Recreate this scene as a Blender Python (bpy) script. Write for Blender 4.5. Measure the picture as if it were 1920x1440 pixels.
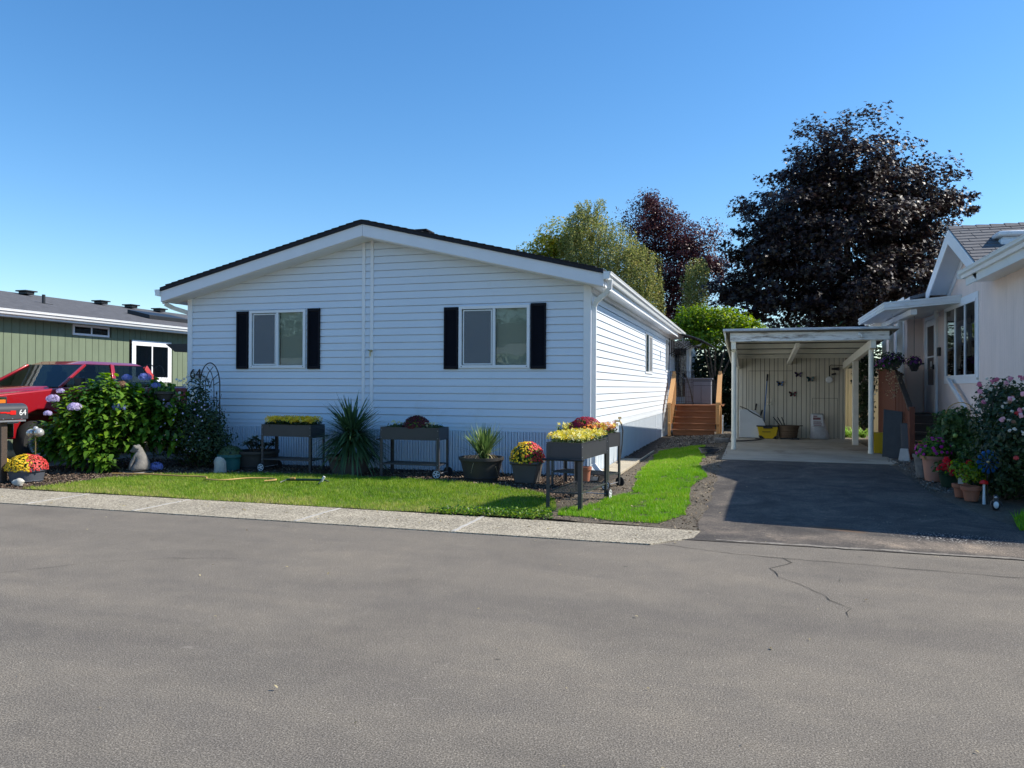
import bpy, bmesh, math, random
import numpy as np
from math import sin, cos, pi, radians, sqrt, atan2
from mathutils import Vector, Matrix
random.seed(7); rng = np.random.default_rng(11)
for o in list(bpy.data.objects): bpy.data.objects.remove(o)
scene = bpy.context.scene
col = scene.collection

# ------------------------------------------------------------------ camera
TH = radians(17.24); PIT = radians(0.2); ROL = radians(0.25)
Rv = Vector((cos(TH), sin(TH), 0)); Fv = Vector((-sin(TH)*cos(PIT), cos(TH)*cos(PIT), sin(PIT))); Uv = Rv.cross(Fv)
R2 = cos(ROL)*Rv + sin(ROL)*Uv; U2 = -sin(ROL)*Rv + cos(ROL)*Uv
cd = bpy.data.cameras.new('camera'); cam = bpy.data.objects.new('camera', cd); col.objects.link(cam)
cam.matrix_world = Matrix(((R2.x, U2.x, -Fv.x, 2.511), (R2.y, U2.y, -Fv.y, -12.309), (R2.z, U2.z, -Fv.z, 1.45), (0, 0, 0, 1)))
cd.sensor_fit = 'HORIZONTAL'; cd.sensor_width = 36; cd.lens = 36*1450/1920; cd.clip_end = 2000; cd.clip_start = .05
scene.camera = cam

# ------------------------------------------------------------------ world, sun, exposure
SUN = Vector((1.02, .38, 1.0)).normalized()
w = bpy.data.worlds.new("World"); scene.world = w; w.use_nodes = True
nt = w.node_tree; nt.nodes.clear()
sky = nt.nodes.new('ShaderNodeTexSky'); sky.sky_type = 'NISHITA'; sky.sun_disc = False
sky.sun_elevation = math.asin(SUN.z); sky.sun_rotation = atan2(SUN.x, SUN.y)
sky.air_density = 1.1; sky.dust_density = .22; sky.ozone_density = 4.6; sky.altitude = 0
bg = nt.nodes.new('ShaderNodeBackground'); bg.inputs[1].default_value = .125
wo = nt.nodes.new('ShaderNodeOutputWorld'); hs = nt.nodes.new('ShaderNodeHueSaturation'); hs.inputs['Saturation'].default_value = 1.22; nt.links.new(sky.outputs[0], hs.inputs['Color']); nt.links.new(hs.outputs[0], bg.inputs[0]); nt.links.new(bg.outputs[0], wo.inputs[0])
sd = bpy.data.lights.new('sun', 'SUN'); sd.energy = 4.6; sd.angle = radians(.5); sd.color = (1, .93, .82)
so = bpy.data.objects.new('sun', sd); col.objects.link(so); so.rotation_euler = SUN.to_track_quat('Z', 'Y').to_euler()
scene.view_settings.view_transform = 'Standard'; scene.view_settings.look = 'None'
scene.view_settings.exposure = .62; scene.view_settings.gamma = 1
scene.render.engine = 'CYCLES'
scene.cycles.max_bounces = 8; scene.cycles.transparent_max_bounces = 16

# ------------------------------------------------------------------ helpers
def sstep(a, b, x):
    t = min(1, max(0, (x-a)/(b-a))); return t*t*(3-2*t)
def gz(x, y):
    return .17*sstep(-3.5, 1.9, y)*sstep(.3, 2.1, x) * (1 - .6*sstep(9, 12, y))

class MB:
    def __init__(s, T=None): s.v = []; s.f = []; s.mi = []; s.m = 0; s.T = T; s.cuts = []
    def add(s, vs, fs):
        b = len(s.v); s.cuts.append((b, len(s.f)))
        for p in vs:
            p = Vector(p); s.v.append(s.T @ p if s.T is not None else p)
        for f in fs: s.f.append(tuple(b+i for i in f)); s.mi.append(s.m)
        return s
    def box(s, x0, x1, y0, y1, z0, z1):
        return s.add([(x, y, z) for z in (z0, z1) for y in (y0, y1) for x in (x0, x1)],
              [(0, 2, 3, 1), (4, 5, 7, 6), (0, 1, 5, 4), (2, 6, 7, 3), (0, 4, 6, 2), (1, 3, 7, 5)])
    def hexa(s, a, b):          # two quads a (bottom ring), b (top ring)
        return s.add(list(a)+list(b), [(3, 2, 1, 0), (4, 5, 6, 7)]+[(i, (i+1) % 4, 4+(i+1) % 4, 4+i) for i in range(4)])
    def bar(s, p0, p1, w, h, up=(0, 0, 1)):
        p0, p1 = Vector(p0), Vector(p1); d = (p1-p0).normalized(); u = Vector(up)
        if abs(d.dot(u)) > .98: u = Vector((0, 1, 0))
        a = d.cross(u).normalized()*w/2; b = a.cross(d).normalized()*h/2
        return s.hexa([p0-a-b, p0+a-b, p0+a+b, p0-a+b], [p1-a-b, p1+a-b, p1+a+b, p1-a+b])
    def tube(s, pts, r, n=8, cap=True):
        pts = [Vector(p) for p in pts]; k = len(pts); rs = r if isinstance(r, (list, tuple)) else [r]*k
        vs = []; prev = None
        for i, p in enumerate(pts):
            d = (pts[min(i+1, k-1)]-pts[max(i-1, 0)]).normalized()
            if prev is None:
                u = Vector((0, 0, 1)) if abs(d.z) < .9 else Vector((1, 0, 0))
                a = d.cross(u).normalized()
            else: a = (prev - d*prev.dot(d)).normalized()
            prev = a; b = d.cross(a)
            vs += [p+(a*cos(t)+b*sin(t))*rs[i] for t in [2*pi*j/n for j in range(n)]]
        fs = [(i*n+j, i*n+(j+1) % n, (i+1)*n+(j+1) % n, (i+1)*n+j) for i in range(k-1) for j in range(n)]
        if cap: fs += [tuple(range(n))[::-1], tuple((k-1)*n+j for j in range(n))]
        return s.add(vs, fs)
    def lathe(s, prof, c=(0, 0, 0), n=24, sx=1, sy=1, close=True):
        c = Vector(c); k = len(prof)
        vs = [c+Vector((r*cos(2*pi*j/n)*sx, r*sin(2*pi*j/n)*sy, z)) for r, z in prof for j in range(n)]
        fs = [(i*n+j, i*n+(j+1) % n, (i+1)*n+(j+1) % n, (i+1)*n+j) for i in range(k-1) for j in range(n)]
        if close: fs += [tuple(range(n))[::-1], tuple((k-1)*n+j for j in range(n))]
        return s.add(vs, fs)
    def prism(s, poly, axis, a0, a1):
        n = len(poly); mk = {'x': lambda t, p: (t, p[0], p[1]), 'y': lambda t, p: (p[0], t, p[1]), 'z': lambda t, p: (p[0], p[1], t)}[axis]
        return s.add([mk(a0, p) for p in poly]+[mk(a1, p) for p in poly],
              [tuple(range(n))[::-1], tuple(range(n, 2*n))]+[(i, (i+1) % n, n+(i+1) % n, n+i) for i in range(n)])
    def ball(s, c, r, n=10, m=7, jit=0):
        rx, ry, rz = r if isinstance(r, (tuple, list)) else (r, r, r); vs = []
        for i in range(m+1):
            ph = pi*i/m
            for j in range(n):
                q = 1+random.uniform(-jit, jit)
                vs.append((c[0]+rx*q*sin(ph)*cos(2*pi*j/n), c[1]+ry*q*sin(ph)*sin(2*pi*j/n), c[2]+rz*q*cos(ph)))
        return s.add(vs, [(i*n+j, (i+1)*n+j, (i+1)*n+(j+1) % n, i*n+(j+1) % n) for i in range(m) for j in range(n)])
    def build(s, name, mat, parent=None, smooth=False, bevel=0, sharp=35, fix=True):
        off = Vector((0, 0, 0)); p = parent
        while p is not None: off += p.location; p = p.parent
        me = bpy.data.meshes.new(name); me.from_pydata([v-off for v in s.v], [], s.f)
        mats = mat if isinstance(mat, (list, tuple)) else [mat]
        for m in mats: me.materials.append(m)
        if len(mats) > 1: me.polygons.foreach_set('material_index', s.mi)
        if fix:
            bm = bmesh.new(); bm.from_mesh(me); bmesh.ops.remove_doubles(bm, verts=bm.verts, dist=1e-5)
            bmesh.ops.recalc_face_normals(bm, faces=bm.faces); bm.to_mesh(me); bm.free()
        if smooth:
            me.polygons.foreach_set('use_smooth', [True]*len(me.polygons)); me.set_sharp_from_angle(angle=radians(sharp))
        me.update()
        o = bpy.data.objects.new(name, me); col.objects.link(o)
        if parent is not None: o.parent = parent
        if bevel:
            b = o.modifiers.new('bevel', 'BEVEL'); b.width = bevel; b.segments = 2; b.limit_method = 'ANGLE'; b.angle_limit = radians(40)
        return o

def _each(self, name, m, parent=None, **kw):
    out = []; fi = 0; T = self.T
    for k in range(len(self.cuts)):
        a, fa = self.cuts[k]; b, fb = self.cuts[k+1] if k+1 < len(self.cuts) else (len(self.v), len(self.f))
        q = MB(); q.v = self.v[a:b]; q.f = [tuple(i-a for i in f) for f in self.f[fa:fb]]; q.mi = [0]*len(q.f); out.append(q.build(name, m, parent, **kw))
    return out
MB.build_each = _each
def tag(o, label=None, cat=None, group=None, kind=None):
    if label: o['label'] = label
    if cat: o['category'] = cat
    if group: o['group'] = group
    if kind: o['kind'] = kind
    return o
def thing(name, label, cat, loc=(0, 0, 0), rz=0, group=None):
    o = bpy.data.objects.new(name, None); col.objects.link(o); o.location = loc; o.rotation_euler.z = rz
    o.empty_display_size = .2
    return tag(o, label, cat, group)
def copy_tree(o, parent=None):
    c = o.copy(); col.objects.link(c); c.parent = parent
    for ch in o.children: copy_tree(ch, c)
    return c

# ---- numpy scatter: copies a small template on points, one mesh
LEAF = (np.array([(0, 0, 0), (.32, .5, .10), (0, 1, -.06), (-.32, .5, .10)], float), [(0, 1, 2, 3)])
LEAF6 = (np.array([(0, 0, 0), (.22, .25, .05), (.26, .6, .05), (0, 1, -.12), (-.26, .6, .05), (-.22, .25, .05), (0, .5, -.03)], float),
         [(0, 1, 6, 5), (1, 2, 3, 6), (6, 3, 4, 5)])
STAR = (np.array([(0, 0, 0), (.5, .15, .05), (.2, .3, 0), (.42, .8, -.05), (0, .62, .03), (-.42, .8, -.05), (-.2, .3, 0), (-.5, .15, .05)], float),
        [(0, 1, 2), (2, 3, 4), (4, 5, 6), (6, 7, 0), (0, 2, 4, 6)])
_a = [2*pi*i/8 for i in range(8)]
BLOOM = (np.array([(0, 0, .28)]+[(cos(t)*(.5 if i % 2 else .42), sin(t)*(.5 if i % 2 else .42), .12 if i % 2 else -.02) for i, t in enumerate(_a)], float),
         [(0, 1+i, 1+(i+1) % 8) for i in range(8)])
FLORET = (np.array([(0, 0, 0), (.5, .2, .08), (.5, -.2, .08), (-.5, .2, .08), (-.5, -.2, .08), (.2, .5, .08), (-.2, .5, .08), (.2, -.5, .08), (-.2, -.5, .08)], float),
          [(0, 2, 1), (0, 3, 4), (0, 5, 6), (0, 8, 7)])
BLADE = (np.array([(-.08, 0, 0), (.08, 0, 0), (.03, .38, 1)], float), [(0, 1, 2)])

def scatter(name, mat, P, N, S, parent=None, tpl=LEAF, rnd=None, spin=None, sz=None, smooth=False):
    P = np.asarray(P, float); n = len(P)
    N = np.asarray(N, float); N = N/np.maximum(np.linalg.norm(N, axis=1), 1e-6)[:, None]
    S = np.broadcast_to(np.asarray(S, float), (n,))
    h = np.where(np.abs(N[:, 2:3]) > .95, np.array([[1., 0, 0]]), np.array([[0, 0, 1.]]))
    A = np.cross(h, N); A /= np.linalg.norm(A, axis=1)[:, None]; B = np.cross(N, A)
    t = rng.uniform(0, 2*pi, n) if spin is None else np.broadcast_to(spin, (n,))
    c, s_ = np.cos(t)[:, None], np.sin(t)[:, None]; A, B = A*c+B*s_, B*c-A*s_
    V, F = tpl; k = len(V); sz_ = np.ones(n) if sz is None else sz
    W = P[:, None, :] + S[:, None, None]*(V[None, :, 0, None]*A[:, None]+V[None, :, 1, None]*B[:, None]+V[None, :, 2, None]*N[:, None]*sz_[:, None, None])
    off = Vector((0, 0, 0)); p = parent
    while p is not None: off += p.location; p = p.parent
    W = (W.reshape(-1, 3)-np.array(off)).astype(np.float32)
    me = bpy.data.meshes.new(name); me.vertices.add(n*k); me.vertices.foreach_set('co', W.ravel())
    fl = np.concatenate([np.array(f) for f in F]); ln = np.array([len(f) for f in F]); nl = len(fl)
    idx = (fl[None, :]+(np.arange(n)*k)[:, None]).ravel()
    me.loops.add(len(idx)); me.loops.foreach_set('vertex_index', idx.astype(np.int32))
    st = np.concatenate([[0], np.cumsum(ln)[:-1]]); starts = (st[None, :]+(np.arange(n)*nl)[:, None]).ravel()
    me.polygons.add(n*len(F)); me.polygons.foreach_set('loop_start', starts.astype(np.int32))
    me.update(calc_edges=True)
    r = rng.uniform(0, 1, n) if rnd is None else rnd
    a = me.attributes.new('rnd', 'FLOAT', 'POINT'); a.data.foreach_set('value', np.repeat(r, k).astype(np.float32))
    me.materials.append(mat)
    if smooth: me.polygons.foreach_set('use_smooth', [True]*len(me.polygons))
    o = bpy.data.objects.new(name, me); col.objects.link(o)
    if parent is not None: o.parent = parent
    return o

# ------------------------------------------------------------------ materials
def newmat(name):
    m = bpy.data.materials.new(name); m.use_nodes = True; t = m.node_tree
    return m, t, t.nodes['Principled BSDF']
def N_(t, typ, **kw):
    n = t.nodes.new(typ)
    for k, v in kw.items(): setattr(n, k, v)
    return n
def noise(t, scale, detail=4, rough=.55, coord=None, dist=0):
    n = N_(t, 'ShaderNodeTexNoise'); n.inputs['Scale'].default_value = scale; n.inputs['Detail'].default_value = detail
    n.inputs['Roughness'].default_value = rough; n.inputs['Distortion'].default_value = dist
    if coord is not None: t.links.new(coord, n.inputs['Vector'])
    return n
def ramp(t, fac, stops):
    r = N_(t, 'ShaderNodeValToRGB'); e = r.color_ramp.elements
    while len(e) < len(stops): e.new(.5)
    for i, (p, c) in enumerate(stops):
        e[i].position = p; e[i].color = (*c, 1) if len(c) == 3 else c
    t.links.new(fac, r.inputs[0]); return r
def mixc(t, a, b, fac, mode='MIX'):
    m = N_(t, 'ShaderNodeMix', data_type='RGBA', blend_type=mode)
    for s, v in ((m.inputs[0], fac), (m.inputs[6], a), (m.inputs[7], b)):
        if hasattr(v, 'is_output') or isinstance(v, bpy.types.NodeSocket): t.links.new(v, s)
        elif isinstance(v, (int, float)): s.default_value = v
        else: s.default_value = (*v, 1)
    return m.outputs[2]
def pos(t, sc=None):
    g = N_(t, 'ShaderNodeTexCoord'); o = g.outputs['Object']
    if sc:
        m = N_(t, 'ShaderNodeMapping'); m.inputs['Scale'].default_value = sc; t.links.new(o, m.inputs[0]); o = m.outputs[0]
    return o
def bump(t, b, h, st=.3, d=.01):
    n = N_(t, 'ShaderNodeBump'); n.inputs['Strength'].default_value = st; n.inputs['Distance'].default_value = d
    t.links.new(h, n.inputs['Height']); t.links.new(n.outputs[0], b.inputs['Normal'])
def mat(name, c, rough=.5, metal=0, var=.12, vs=3, bm=0, bs=60, spec=.5, coat=0, sc=None, dirt=None):
    m, t, b = newmat(name); b.inputs['Roughness'].default_value = rough; b.inputs['Metallic'].default_value = metal
    b.inputs['Specular IOR Level'].default_value = spec; b.inputs['Coat Weight'].default_value = coat
    p = pos(t, sc); n = noise(t, vs, 5, .6, p)
    lo = tuple(max(0, x*(1-var)) for x in c); hi = tuple(min(1, x*(1+var)) for x in c)
    r = ramp(t, n.outputs[0], [(.3, lo), (.7, hi)]); out = r.outputs[0]
    if dirt:
        dc, amount, ds = dirt; n2 = noise(t, ds, 8, .7, p); r2 = ramp(t, n2.outputs[0], [(1-amount-.08, (0, 0, 0)), (1-amount+.08, (1, 1, 1))])
        out = mixc(t, out, dc, r2.outputs[0])
    t.links.new(out, b.inputs['Base Color'])
    if bm: bump(t, b, noise(t, bs, 4, .6, p).outputs[0], bm, .01)
    return m
def leafmat(name, cols, tr=.35, rough=.5, spec=.4):
    m, t, b = newmat(name); a = N_(t, 'ShaderNodeAttribute'); a.attribute_name = 'rnd'
    k = len(cols); r = ramp(t, a.outputs['Fac'], [(i/(k-1) if k > 1 else 0, c) for i, c in enumerate(cols)])
    t.links.new(r.outputs[0], b.inputs['Base Color']); b.inputs['Roughness'].default_value = rough; b.inputs['Specular IOR Level'].default_value = spec
    tl = N_(t, 'ShaderNodeBsdfTranslucent'); tc = mixc(t, r.outputs[0], (1.0, 1.0, .35), .0); 
    g = N_(t, 'ShaderNodeHueSaturation'); g.inputs['Value'].default_value = 1.5; g.inputs['Saturation'].default_value = 1.1
    t.links.new(tc, g.inputs['Color']); t.links.new(g.outputs[0], tl.inputs[0])
    mx = N_(t, 'ShaderNodeMixShader'); mx.inputs[0].default_value = tr
    t.links.new(b.outputs[0], mx.inputs[1]); t.links.new(tl.outputs[0], mx.inputs[2]); t.links.new(mx.outputs[0], t.nodes['Material Output'].inputs[0])
    return m
def glass(name, tint=(.75, .8, .8), refl=1.0):
    m, t, b = newmat(name); t.nodes.remove(b)
    lw = N_(t, 'ShaderNodeLayerWeight'); lw.inputs['Blend'].default_value = .5
    pw_ = N_(t, 'ShaderNodeMath', operation='POWER'); t.links.new(lw.outputs['Facing'], pw_.inputs[0]); pw_.inputs[1].default_value = 5
    f = N_(t, 'ShaderNodeMath', operation='MULTIPLY_ADD'); t.links.new(pw_.outputs[0], f.inputs[0]); f.inputs[1].default_value = .9; f.inputs[2].default_value = .045*refl
    tr = N_(t, 'ShaderNodeBsdfTransparent'); tr.inputs[0].default_value = (*tint, 1)
    gl = N_(t, 'ShaderNodeBsdfGlossy'); gl.inputs['Roughness'].default_value = .02
    n = noise(t, 1.5, 2, .5, pos(t)); bp = N_(t, 'ShaderNodeBump'); bp.inputs['Strength'].default_value = .05; bp.inputs['Distance'].default_value = .05
    t.links.new(n.outputs[0], bp.inputs['Height']); t.links.new(bp.outputs[0], gl.inputs['Normal'])
    mx = N_(t, 'ShaderNodeMixShader'); t.links.new(f.outputs[0], mx.inputs[0]); t.links.new(tr.outputs[0], mx.inputs[1]); t.links.new(gl.outputs[0], mx.inputs[2])
    t.links.new(mx.outputs[0], t.nodes['Material Output'].inputs[0]); return m

M = {}
M['vinyl'] = mat('white_vinyl', (.67, .735, .81), .42, var=.02, vs=1.2, bm=.03, bs=8, dirt=((.56, .60, .62), .3, .8))
M['trim'] = mat('white_trim', (.78, .80, .82), .4, var=.03, dirt=((.6, .58, .52), .28, 3))
M['gutter'] = mat('white_gutter_metal', (.76, .78, .78), .3, var=.04, dirt=((.5, .5, .46), .3, 4))
M['skirt'] = mat('white_metal_skirting', (.62, .69, .76), .38, var=.03, dirt=((.42, .38, .32), .24, 2.5), sc=(1, 1, .4))
M['shutter'] = mat('navy_black_shutter', (.006, .006, .011), .75, spec=.25, var=.2)
M['black'] = mat('black_metal', (.012, .013, .016), .45, var=.2)
M['charcoal'] = mat('charcoal_powdercoat', (.042, .044, .050), .42, var=.12, bm=.04, bs=200)
M['shingle_dark'] = mat('dark_shingle', (.016, .017, .024), .9, var=.35, vs=25, bm=.5, bs=60)
M['blind'] = mat('blind_slats', (.78, .80, .78), .6, var=.05)
M['screen'] = mat('grey_insect_screen', (.075, .08, .09), .8, var=.06)
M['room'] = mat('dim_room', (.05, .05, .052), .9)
M['glass'] = glass('window_glass', (.78, .83, .81), .9)
M['glass_d'] = glass('dark_window_glass', (.25, .28, .3), 1.1)
M['dirt'] = None

def asphalt(name, base, seam=0):
    m, t, b = newmat(name); p = pos(t)
    n1 = noise(t, 130, 3, .7, p); v = N_(t, 'ShaderNodeTexVoronoi'); v.inputs['Scale'].default_value = 130; t.links.new(p, v.inputs['Vector'])
    r = ramp(t, n1.outputs[0], [(.34, tuple(x*.36 for x in base)), (.51, base), (.66, tuple(x*2.0 for x in base))])
    ag = ramp(t, v.outputs['Color'], [(.0, (0, 0, 0)), (.82, (0, 0, 0)), (.97, (.55, .52, .45))])
    c = mixc(t, r.outputs[0], (.42, .38, .32), ag.outputs[0])
    n2 = noise(t, .55, 7, .62, pos(t, (1, 1.6, 1)), .6)
    lg = ramp(t, n2.outputs[0], [(.25, (.78, .78, .79)), (.5, (.99, .99, .99)), (.75, (1.18, 1.16, 1.12))])
    c = mixc(t, c, lg.outputs[0], 1., 'MULTIPLY')
    n3 = noise(t, 4, 6, .7, p); l3 = ramp(t, n3.outputs[0], [(.3, (.85, .85, .86)), (.7, (1.1, 1.09, 1.06))])
    c = mixc(t, c, l3.outputs[0], .8, 'MULTIPLY')
    n4 = noise(t, 1.1, 5, .6, pos(t, (.18, 1.5, 1)), .4); l4 = ramp(t, n4.outputs[0], [(.36, (.90, .90, .91)), (.60, (1.06, 1.05, 1.03))])
    c = mixc(t, c, l4.outputs[0], .9, 'MULTIPLY')
    wp = noise(t, 9, 3, .6, p); wm = N_(t, 'ShaderNodeVectorMath', operation='MULTIPLY_ADD'); t.links.new(wp.outputs['Color'], wm.inputs[0]); wm.inputs[1].default_value = (.09, .09, .0); t.links.new(p, wm.inputs[2])
    for sc_, hi_, col_ in ((1.5, .020, tuple(x*.4 for x in base)), (2.3, .012, tuple(x*.3 for x in base)), (1.9, .018, tuple(x*1.35 for x in base))):
        vs_ = N_(t, 'ShaderNodeTexVoronoi'); vs_.inputs['Scale'].default_value = sc_
        mp_ = N_(t, 'ShaderNodeMapping'); mp_.inputs['Location'].default_value = (sc_*7, sc_*3, 0); mp_.inputs['Scale'].default_value = (.35, 1.3, 1) if sc_ == 1.9 else (1, 1, 1); t.links.new(wm.outputs[0], mp_.inputs[0]); t.links.new(mp_.outputs[0], vs_.inputs['Vector'])
        sp_ = ramp(t, vs_.outputs['Distance'], [(0, (1, 1, 1)), (hi_, (.8, .8, .8)), (hi_*1.8, (0, 0, 0))]); c = mixc(t, c, col_, sp_.outputs[0])
    t.links.new(c, b.inputs['Base Color']); b.inputs['Roughness'].default_value = .88; b.inputs['Specular IOR Level'].default_value = .3
    bump(t, b, n1.outputs[0], .7, .006)
    return m, t, b, c
M['asphalt'] = asphalt('road_asphalt', (.164, .146, .121))[0]
def driveway_mat():
    m, t, b, c = asphalt('driveway_asphalt', (.078, .070, .064))
    g = pos(t); nd = noise(t, 1.7, 8, .68, g, .8); rd = ramp(t, nd.outputs[0], [(.32, (.5, .5, .52)), (.5, (.95, .94, .92)), (.68, (1.7, 1.6, 1.45))]); c = mixc(t, c, rd.outputs[0], 1., 'MULTIPLY')
    # oil-dark worn patch with bared light stones, and a rust stain, each at its own place on the ground
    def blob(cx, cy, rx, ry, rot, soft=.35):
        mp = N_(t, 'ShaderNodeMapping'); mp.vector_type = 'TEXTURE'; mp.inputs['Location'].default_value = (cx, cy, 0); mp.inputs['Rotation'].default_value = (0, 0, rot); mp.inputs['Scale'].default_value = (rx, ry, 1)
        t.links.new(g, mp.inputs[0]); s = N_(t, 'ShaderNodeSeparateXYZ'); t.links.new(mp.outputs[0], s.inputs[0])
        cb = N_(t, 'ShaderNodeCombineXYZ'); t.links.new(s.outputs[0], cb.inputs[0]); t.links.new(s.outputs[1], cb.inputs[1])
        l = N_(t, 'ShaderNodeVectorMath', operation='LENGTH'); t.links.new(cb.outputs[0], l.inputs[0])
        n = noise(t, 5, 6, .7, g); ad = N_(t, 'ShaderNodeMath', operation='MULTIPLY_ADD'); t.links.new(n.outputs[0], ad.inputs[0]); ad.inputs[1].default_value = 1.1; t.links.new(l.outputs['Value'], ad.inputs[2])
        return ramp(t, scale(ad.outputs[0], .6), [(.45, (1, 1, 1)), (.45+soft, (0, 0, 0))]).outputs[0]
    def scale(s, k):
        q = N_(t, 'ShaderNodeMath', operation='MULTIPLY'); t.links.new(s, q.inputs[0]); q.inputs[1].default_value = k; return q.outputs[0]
    v = N_(t, 'ShaderNodeTexVoronoi'); v.inputs['Scale'].default_value = 38; t.links.new(g, v.inputs['Vector'])
    st = ramp(t, v.outputs['Distance'], [(.0, (.62, .6, .56)), (.24, (.5, .48, .45)), (.34, (.014, .014, .018))])
    c = mixc(t, c, st.outputs[0], blob(4.35, -3.9, .85, .42, -.15))
    c = mixc(t, c, (.13, .075, .04), blob(3.35, -3.75, .5, .16, -.35))
    c = mixc(t, c, mixc(t, c, (2.0, 1.9, 1.75), 1., 'MULTIPLY'), blob(3.9, -4.35, 3.0, .5, -.06, .3))  # worn driveway mouth, its colour lightened further to read as sunlit asphalt
    t.links.new(c, b.inputs['Base Color']); return m
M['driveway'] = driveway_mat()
def aggregate(name, base, hi):
    m, t, b = newmat(name); p = pos(t)
    v = N_(t, 'ShaderNodeTexVoronoi'); v.inputs['Scale'].default_value = 75; t.links.new(p, v.inputs['Vector'])
    r = ramp(t, v.outputs['Color'], [(0, tuple(x*.45 for x in base)), (.45, base), (.8, hi)])
    n = noise(t, 1.6, 6, .6, p); l = ramp(t, n.outputs[0], [(.3, (.78, .78, .76)), (.7, (1.15, 1.14, 1.1))])
    c = mixc(t, r.outputs[0], l.outputs[0], 1., 'MULTIPLY')
    t.links.new(c, b.inputs['Base Color']); b.inputs['Roughness'].default_value = .9; bump(t, b, v.outputs['Distance'], .5, .008); return m
M['kerb'] = aggregate('exposed_aggregate_concrete', (.27, .235, .18), (.50, .45, .35))
M['concrete'] = mat('stained_concrete', (.38, .335, .255), .85, var=.22, vs=1.3, bm=.25, bs=90, dirt=((.19, .15, .105), .38, 1.1))
M['pale_concrete'] = mat('pale_concrete', (.42, .40, .36), .9, var=.15, bm=.4, bs=60)
def soil(name, a, b_, c_, sc=30):
    m, t, b = newmat(name); p = pos(t); n = noise(t, sc, 8, .75, p); n2 = noise(t, 2, 5, .6, p)
    r = ramp(t, n.outputs[0], [(.3, a), (.5, b_), (.72, c_)]); l = ramp(t, n2.outputs[0], [(.3, (.75, .75, .75)), (.7, (1.2, 1.2, 1.2))])
    t.links.new(mixc(t, r.outputs[0], l.outputs[0], 1., 'MULTIPLY'), b.inputs['Base Color']); b.inputs['Roughness'].default_value = .95
    bump(t, b, n.outputs[0], 1., .03); return m
M['ground'] = soil('bare_ground', (.06, .05, .035), (.13, .105, .075), (.22, .19, .14))
M['mulch_soil'] = soil('bed_soil', (.022, .016, .012), (.05, .036, .027), (.10, .075, .055), 45)
M['turf_soil'] = soil('turf_soil', (.06, .08, .02), (.12, .14, .04), (.22, .21, .09), 50)
M['turf_soil2'] = soil('new_turf_soil', (.05, .08, .015), (.08, .11, .025), (.13, .13, .05), 50)
M['grass'] = leafmat('lawn_blades', [(.07, .16, .010), (.14, .27, .015), (.24, .36, .03), (.36, .38, .09), (.45, .38, .17)], .35, .6)
M['grass2'] = leafmat('new_grass_blades', [(.05, .16, .004), (.11, .29, .006), (.17, .38, .010), (.24, .42, .03), (.36, .36, .10)], .35, .6)
M['chips'] = leafmat('bark_chips', [(.03, .018, .012), (.09, .055, .035), (.16, .11, .075), (.28, .22, .16)], 0, .9)
M['gravel'] = leafmat('gravel_stones', [(.1, .09, .075), (.2, .18, .15), (.34, .31, .27)], 0, .9)
M['green_wall'] = mat('sage_green_siding', (.145, .185, .120), .75, var=.08, vs=6, bm=.25, bs=90, sc=(1, 1, .35))
M['roof_grey'] = mat('grey_shingle', (.085, .085, .09), .9, var=.4, vs=4, bm=.3, bs=50, sc=(1, 4, 1))
M['pink_wall'] = mat('pale_pink_siding', (.78, .64, .575), .75, var=.06, vs=4, bm=.2, bs=70, sc=(1, 1, .3))
M['carport'] = mat('cream_paint', (.84, .80, .67), .6, var=.08, vs=5)
M['peeling'] = mat('peeling_white_paint', (.84, .83, .78), .6, var=.08, vs=5, sc=(1.0, 1, 8), dirt=((.20, .15, .11), .42, 2.4))
M['flash'] = mat('weathered_metal_edge', (.55, .58, .61), .5, .3, var=.3, vs=14, bm=.3, bs=30, sc=(.4, 1, 1))
M['shed_wall'] = mat('taupe_shed_siding', (.64, .60, .49), .7, var=.07, vs=5, bm=.1, bs=50, sc=(1, 1, .3))
M['groove'] = mat('dark_groove', (.05, .045, .035), .9)
def wood(name, a, b_, sc=(1, 1, 1), rough=.7):
    m, t, b = newmat(name); p = pos(t, sc); wv = noise(t, 9, 6, .6, p, .8)
    r = ramp(t, wv.outputs[0], [(.25, a), (.75, b_)]); t.links.new(r.outputs[0], b.inputs['Base Color']); b.inputs['Roughness'].default_value = rough
    bump(t, b, wv.outputs[0], .2, .004); return m
M['stair_wood'] = wood('stained_step_wood', (.14, .052, .02), (.27, .11, .045), (.5, 4, 8))
M['rail_wood'] = wood('fresh_cedar', (.42, .21, .08), (.62, .36, .15), (8, 8, .7))
M['red_wood'] = wood('redwood_boards', (.09, .022, .010), (.20, .06, .028), (9, 9, .6))
M['dark_wood'] = wood('dark_weathered_wood', (.035, .024, .018), (.085, .06, .045), (.6, 6, 6))
M['bark'] = wood('tree_bark', (.05, .04, .03), (.16, .13, .10), (6, 6, 1), .9)
M['red_paint'] = mat('red_car_paint', (.33, .006, .010), .28, .15, var=.04, coat=1)
M['chrome'] = mat('chrome', (.6, .6, .6), .12, 1, var=.03)
M['tyre'] = mat('tyre_rubber', (.015, .015, .016), .8, bm=.2, bs=80)
M['alloy'] = mat('silver_hub', (.5, .51, .53), .3, .7)
M['carglass'] = glass('car_glass', (.16, .2, .2), .85)
M['pot_dark'] = mat('dark_brown_plastic_pot', (.035, .033, .032), .6, var=.12, dirt=((.09, .08, .07), .3, 4))
M['pot_grey'] = mat('taupe_grey_pot', (.085, .075, .068), .65, var=.1, dirt=((.18, .16, .14), .28, 3))
M['tub'] = mat('slate_half_barrel', (.075, .085, .105), .6, var=.12)
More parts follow.
